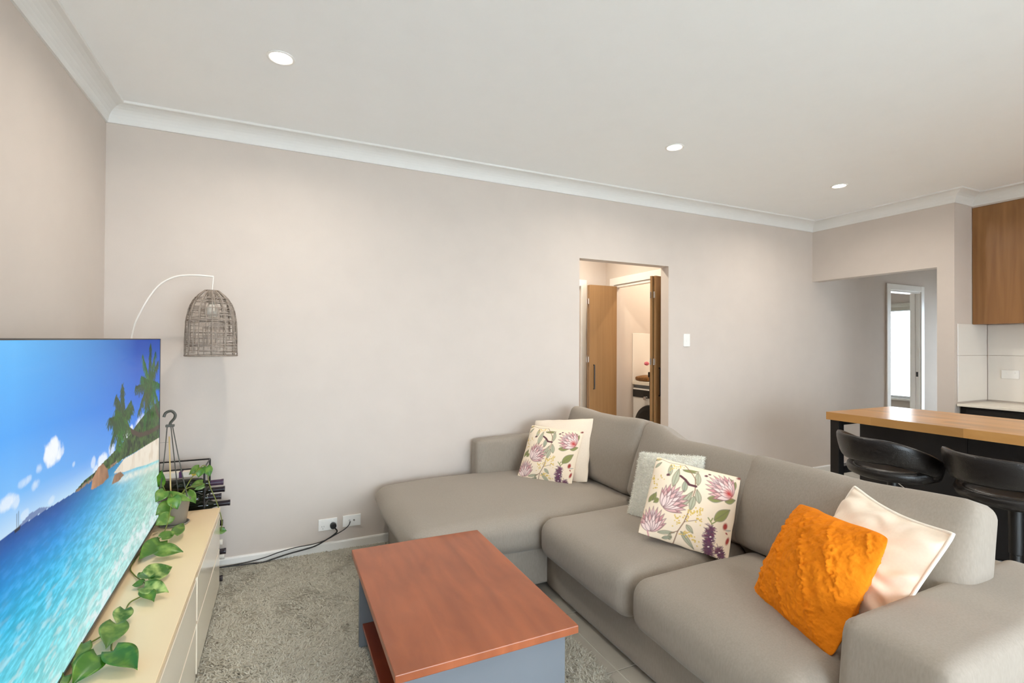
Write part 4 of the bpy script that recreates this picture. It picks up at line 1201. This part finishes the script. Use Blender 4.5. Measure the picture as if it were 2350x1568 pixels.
# ------------------------------------------------------------------ laundry
def bifold(pts, label, handle_leaf, hs):
    """two folded leaves standing out from the laundry wall"""
    t = thing('bifold_door', (pts[0][0][0], pts[0][0][1], 0), label, 'door', 'folded laundry doors')
    for k, (a, b_) in enumerate(pts):
        a, b_ = Vector(a), Vector(b_); d = (b_ - a); w = d.length; d.normalize(); n = Vector((-d.y, d.x))
        c = (a + b_) / 2
        lf = put('door_leaf', obox((c.x, c.y, 1.022), (d.x, d.y, 0), (n.x, n.y, 0), (0, 0, 1), w / 2, .011, 1.008, bev=.0015), 'lwood', t)
        if k == handle_leaf:
            hp = b_ - d * .055 if hs > 0 else a + d * .055
            off = Vector((n.x, n.y)) * (-.026 if n.y > 0 else .026)
            bm = B()
            p = hp.to_2d() + off; q = hp.to_2d() + off * .42
            tube(bm, [(q.x, q.y, .90), (p.x, p.y, .90), (p.x, p.y, 1.16), (q.x, q.y, 1.16)], .007, 8)
            put('handle', bm, 'black', lf)
        for z in (.4, 1.22, 1.85):
            hp = b_
            put('hinge', bx(hp.x - .012, hp.x + .004, hp.y - .004, hp.y + .004, z - .03, z + .03), 'chrome', lf)
    return t
bifold([((3.385, 4.500), (3.025, 4.500)), ((3.385, 4.535), (3.025, 4.527))], 'folded timber laundry door standing open, fully seen left of the washer', 0, 1)
bifold([((3.385, 3.690), (3.180, 3.640)), ((3.385, 3.72), (3.160, 3.668))], 'folded timber laundry door half hidden by the doorway edge', 0, 1)
wm = thing('washing_machine', (4.0, 4.30, 0), 'white front-loading washing machine with black door in the laundry', 'washer')
WX = 3.70
put('body', bx(WX, WX + .58, 4.005, 4.60, 0.015, .885, bev=.008), 'appliance', wm)
put('control_panel', bx(WX - .008, WX, 4.012, 4.593, .785, .870, bev=.003), 'dark', wm)
bm = B(); lathe(bm, [(0, -.03), (.022, -.03), (.026, -.008), (.026, 0)], (WX - .004, 4.36, .785), 20, 'X')
put('dial', bm, 'chrome', wm)
bm = B(); lathe(bm, [(0, -.025), (.20, -.03), (.245, -.02), (.255, 0)], (WX, 4.303, .46), 40, 'X')
put('door', bm, 'dark', wm, smooth=False)
bm = B(); lathe(bm, [(0, 0.0), (.02, 0), (.02, .015), (0, .015)], (WX + .1, 4.1, 0), 10); lathe(bm, [(0, 0.0), (.02, 0), (.02, .015), (0, .015)], (WX + .1, 4.5, 0), 10); lathe(bm, [(0, 0.0), (.02, 0), (.02, .015), (0, .015)], (WX + .48, 4.1, 0), 10); lathe(bm, [(0, 0.0), (.02, 0), (.02, .015), (0, .015)], (WX + .48, 4.5, 0), 10)
put('feet', bm, 'dark', wm)
lb = thing('laundry_bench', (4.0, 4.1, .9), 'white shelf with grey underside above the washing machine', 'bench')
put('slab', bx(WX - .0, 4.39, 3.72, 4.612, .925, .965, bev=.002), 'whitebench', lb)
put('apron', bx(WX + .03, WX + .05, 3.72, 4.612, .889, .925), 'bluegrey', lb)
put('splash_tile', bx(WX + .005, 4.39, 4.612, 4.62, .965, 1.515, bev=.002), 'splash', bpy.data.objects['wall_laundry_side'])
bm = rbox(.085, .10, .02, .015, 8, (0, 0, .02), .02, 3.0)
tag(put('folded_cloth', place(bm, (3.805, 4.485, .994)), 'browncloth', smooth=True), 'crumpled brown cloth on the laundry shelf', 'cloth')
cl = thing('towel_rail', (4.0, 4.58, 1.17), 'thin rail with a pink cap inside the laundry', 'rail')
put('bar', tube(B(), [(3.84, 4.52, 1.17), (4.39, 4.52, 1.17)], .007, 8), 'white', cl)
bm = B(); lathe(bm, [(0, -.03), (.018, -.025), (.024, 0), (.016, .02), (0, .022)], (3.835, 4.52, 1.165), 16, 'X')
put('end_cap', bm, 'pinkplastic', cl, smooth=True)
vs_ = thing('stick_vacuum', (3.60, 4.17, 0), 'dark upright stick handle standing before the washing machine', 'vacuum')
put('wand', tube(B(), [(3.60, 4.17, .05), (3.588, 4.18, 1.06)], .008, 8), 'dark', vs_)
put('grip', bx(3.575, 3.60, 4.13, 4.20, 1.03, 1.09, bev=.008), 'dark', vs_)
put('floor_head', bx(3.55, 3.65, 4.06, 4.28, .002, .06, bev=.01), 'dark', vs_)

# ------------------------------------------------------------------ kitchen
uc = thing('upper_cabinet', (5.6, 1.2, 1.574), 'oak veneer wall cabinet beside the passage wall', 'cabinet')
put('carcass', bx(5.487, KB - .009, -.20, 2.201, 1.574, HC - .013), 'kwood', uc)
for k in range(4):
    ya = 2.207 - k * .60
    put('door', bx(5.467, 5.486, ya - .597, ya, 1.570, HC - .014, bev=.0015), 'kwood', uc)
kb = thing('kitchen_benchtop', (5.45, 1.0, .86), 'white stone benchtop against the kitchen splashback', 'benchtop')
put('slab', bx(5.19, KB - .009, -.40, 2.201, .872, .892, bev=.002), 'whitebench', kb)
kc = thing('base_cabinet', (5.45, 1.8, 0), 'black kitchen base cabinet with drawers under the white benchtop', 'cabinet')
put('body', bx(5.26, KB - .009, -.38, 2.201, .10, .872), 'blackwood', kc)
put('kickboard', bx(5.31, KB - .009, -.38, 2.201, 0, .10), 'blackwood', kc)
for k in range(4):
    ya = 2.16 - k * .60
    for (za, zb) in [(.70, .850), (.42, .695), (.12, .415)]:
        put('drawer_front', bx(5.238, 5.259, ya - .597, ya, za, zb, bev=.0015), 'blackwood', kc)
t = thing('power_outlet', (KB - .009, 2.05, 1.13), 'white double power outlet on the kitchen splashback', 'outlet')
put('plate', bx(KB - .018, KB - .008, 1.99, 2.105, 1.10, 1.174, bev=.002), 'white', t)
for y in (2.02, 2.075): put('rocker', bx(KB - .021, KB - .018, y - .007, y + .007, 1.145, 1.156), 'white', t)

# island
IX0, IX1, IY0, IY1 = 3.571, 4.372, -0.35, 2.277
ib = thing('island_benchtop', (3.97, 1.0, .846), 'thick oak stave benchtop on the kitchen island', 'benchtop')
nst = 9; sw = (IX1 - IX0) / nst
for i in range(nst):
    y = IY1
    first = True
    while y > IY0 + .01:
        ln = random.uniform(.35, .62)
        if first: ln *= random.uniform(.35, 1)
        y2 = max(IY0, y - ln)
        if y2 - IY0 < .1: y2 = IY0
        xa, xb = IX0 + i * sw, IX0 + (i + 1) * sw
        put('stave', bx(xa, xb, y2, y, .846, .900, bev=.0004, seg=1), 'bench', ib, org=((xa + xb) / 2, (y + y2) / 2, .873))
        y = y2; first = False
isl = thing('kitchen_island', (4.1, 1.0, 0), 'black kitchen island body with steel frame legs', 'island')
put('body', bx(3.925, 4.33, -.32, 2.245, .0, .846), 'blackwood', isl)
for k in range(4):
    y = 2.245 - k * .64
    put('face_panel', bx(3.915, 3.925, y - .637, y, .02, .842, bev=.001), 'blackwood', isl)
for y in (2.235, -0.28):
    put('leg', bx(3.60, 3.66, y - .03, y + .03, 0, .846, bev=.002), 'black', isl)
    put('top_rail', bx(3.66, 3.915, y - .03, y + .03, .81, .846), 'black', isl)
    put('stretcher', bx(3.66, 3.915, y - .03, y + .03, .465, .515), 'black', isl)

# bar stools
def stool(cx, cy, face, label):
    t = thing('bar_stool', (cx, cy, 0), label, 'stool', 'black bar stools at the island')
    # seat : shallow padded bowl
    bm = B(); lathe(bm, [(0, .595), (.12, .592), (.185, .605), (.205, .63), (.205, .65), (.19, .662), (.12, .655), (0, .648)], (cx, cy, 0), 40)
    put('seat', bm, 'leather', t, smooth=True)
    # wrap-around back rail, high in the middle, sweeping down to the seat at both ends
    bm = B(); rows = []
    NA = 40
    for i in range(NA + 1):
        f = -1 + 2 * i / NA
        a = face + f * math.radians(118)
        e = abs(f)
        zc = .775 - .13 * max(0, e - .35) ** 1.5 * 1.6
        hh = .075 * (1 - .35 * e ** 2)
        ro = .235 + .03 * (1 - e)
        th = .019
        row = []
        for k in range(14):
            q = 2 * math.pi * k / 14
            cq, sq = math.cos(q), math.sin(q)
            h_ = math.copysign(abs(sq) ** .8, sq) * hh; o_ = math.copysign(abs(cq) ** .8, cq) * th
            r = ro + o_ + .22 * h_
            if i in (0, NA): r = ro; h_ *= .5
            row.append(bm.verts.new((cx + r * math.cos(a), cy + r * math.sin(a), zc + h_)))
        rows.append(row)
    for i in range(NA):
        for k in range(14): bm.faces.new((rows[i][k], rows[i][(k + 1) % 14], rows[i + 1][(k + 1) % 14], rows[i + 1][k]))
    bm.faces.new(rows[0]); bm.faces.new(rows[-1])
    put('backrest', bm, 'leather', t, smooth=True)
    # lower shell joining rail and seat
    bm = B(); rows = []
    for i in range(31):
        f = -1 + 2 * i / 30; a = face + f * math.radians(125)
        zt = .66 + .045 * abs(f) ** 3
        rows.append([bm.verts.new((cx + r * math.cos(a), cy + r * math.sin(a), z)) for r, z in [(.19, .60), (.222, .615), (.232, .64), (.226, zt), (.205, zt), (.19, .65)]])
    for i in range(30):
        for k in range(5): bm.faces.new((rows[i][k], rows[i][k + 1], rows[i + 1][k + 1], rows[i + 1][k]))
    put('seat_rim', bm, 'leather', t, smooth=True)
    for s in (-1, 1):
        a = face + s * math.radians(104)
        put('back_bracket', tube(B(), [(cx + .222 * math.cos(a), cy + .222 * math.sin(a), .64), (cx + .238 * math.cos(a), cy + .238 * math.sin(a), .74)], .022, 8), 'leather', t)
    bm = B(); lathe(bm, [(0, .595), (.06, .592), (.06, .58), (.028, .575), (.026, .35), (.022, .345), (.022, .05), (.04, .035), (.19, .018), (.205, .006), (.205, 0), (0, 0)], (cx, cy, 0), 36)
    put('pedestal', bm, 'black', t, smooth=False)
    fr = [(cx + .13 * math.cos(a), cy + .13 * math.sin(a), .26) for a in np.linspace(0, 2 * math.pi, 33)]
    bm = B(); tube(bm, fr, .009, 8, caps=False); tube(bm, [(cx, cy, .26), (cx + .13 * math.cos(face + 3.1), cy + .13 * math.sin(face + 3.1), .26)], .008, 8)
    put('footrest', bm, 'black', t, smooth=True)
    put('lever', tube(B(), [(cx, cy, .585), (cx - .14, cy - .14, .575), (cx - .19, cy - .19, .565)], .005, 6), 'chrome', t)
    return t
stool(3.315, 1.715, math.radians(158), 'black leather bar stool nearer the island end and the passage')
stool(3.300, 1.165, math.radians(160), 'black leather bar stool further right, cut by the picture edge')
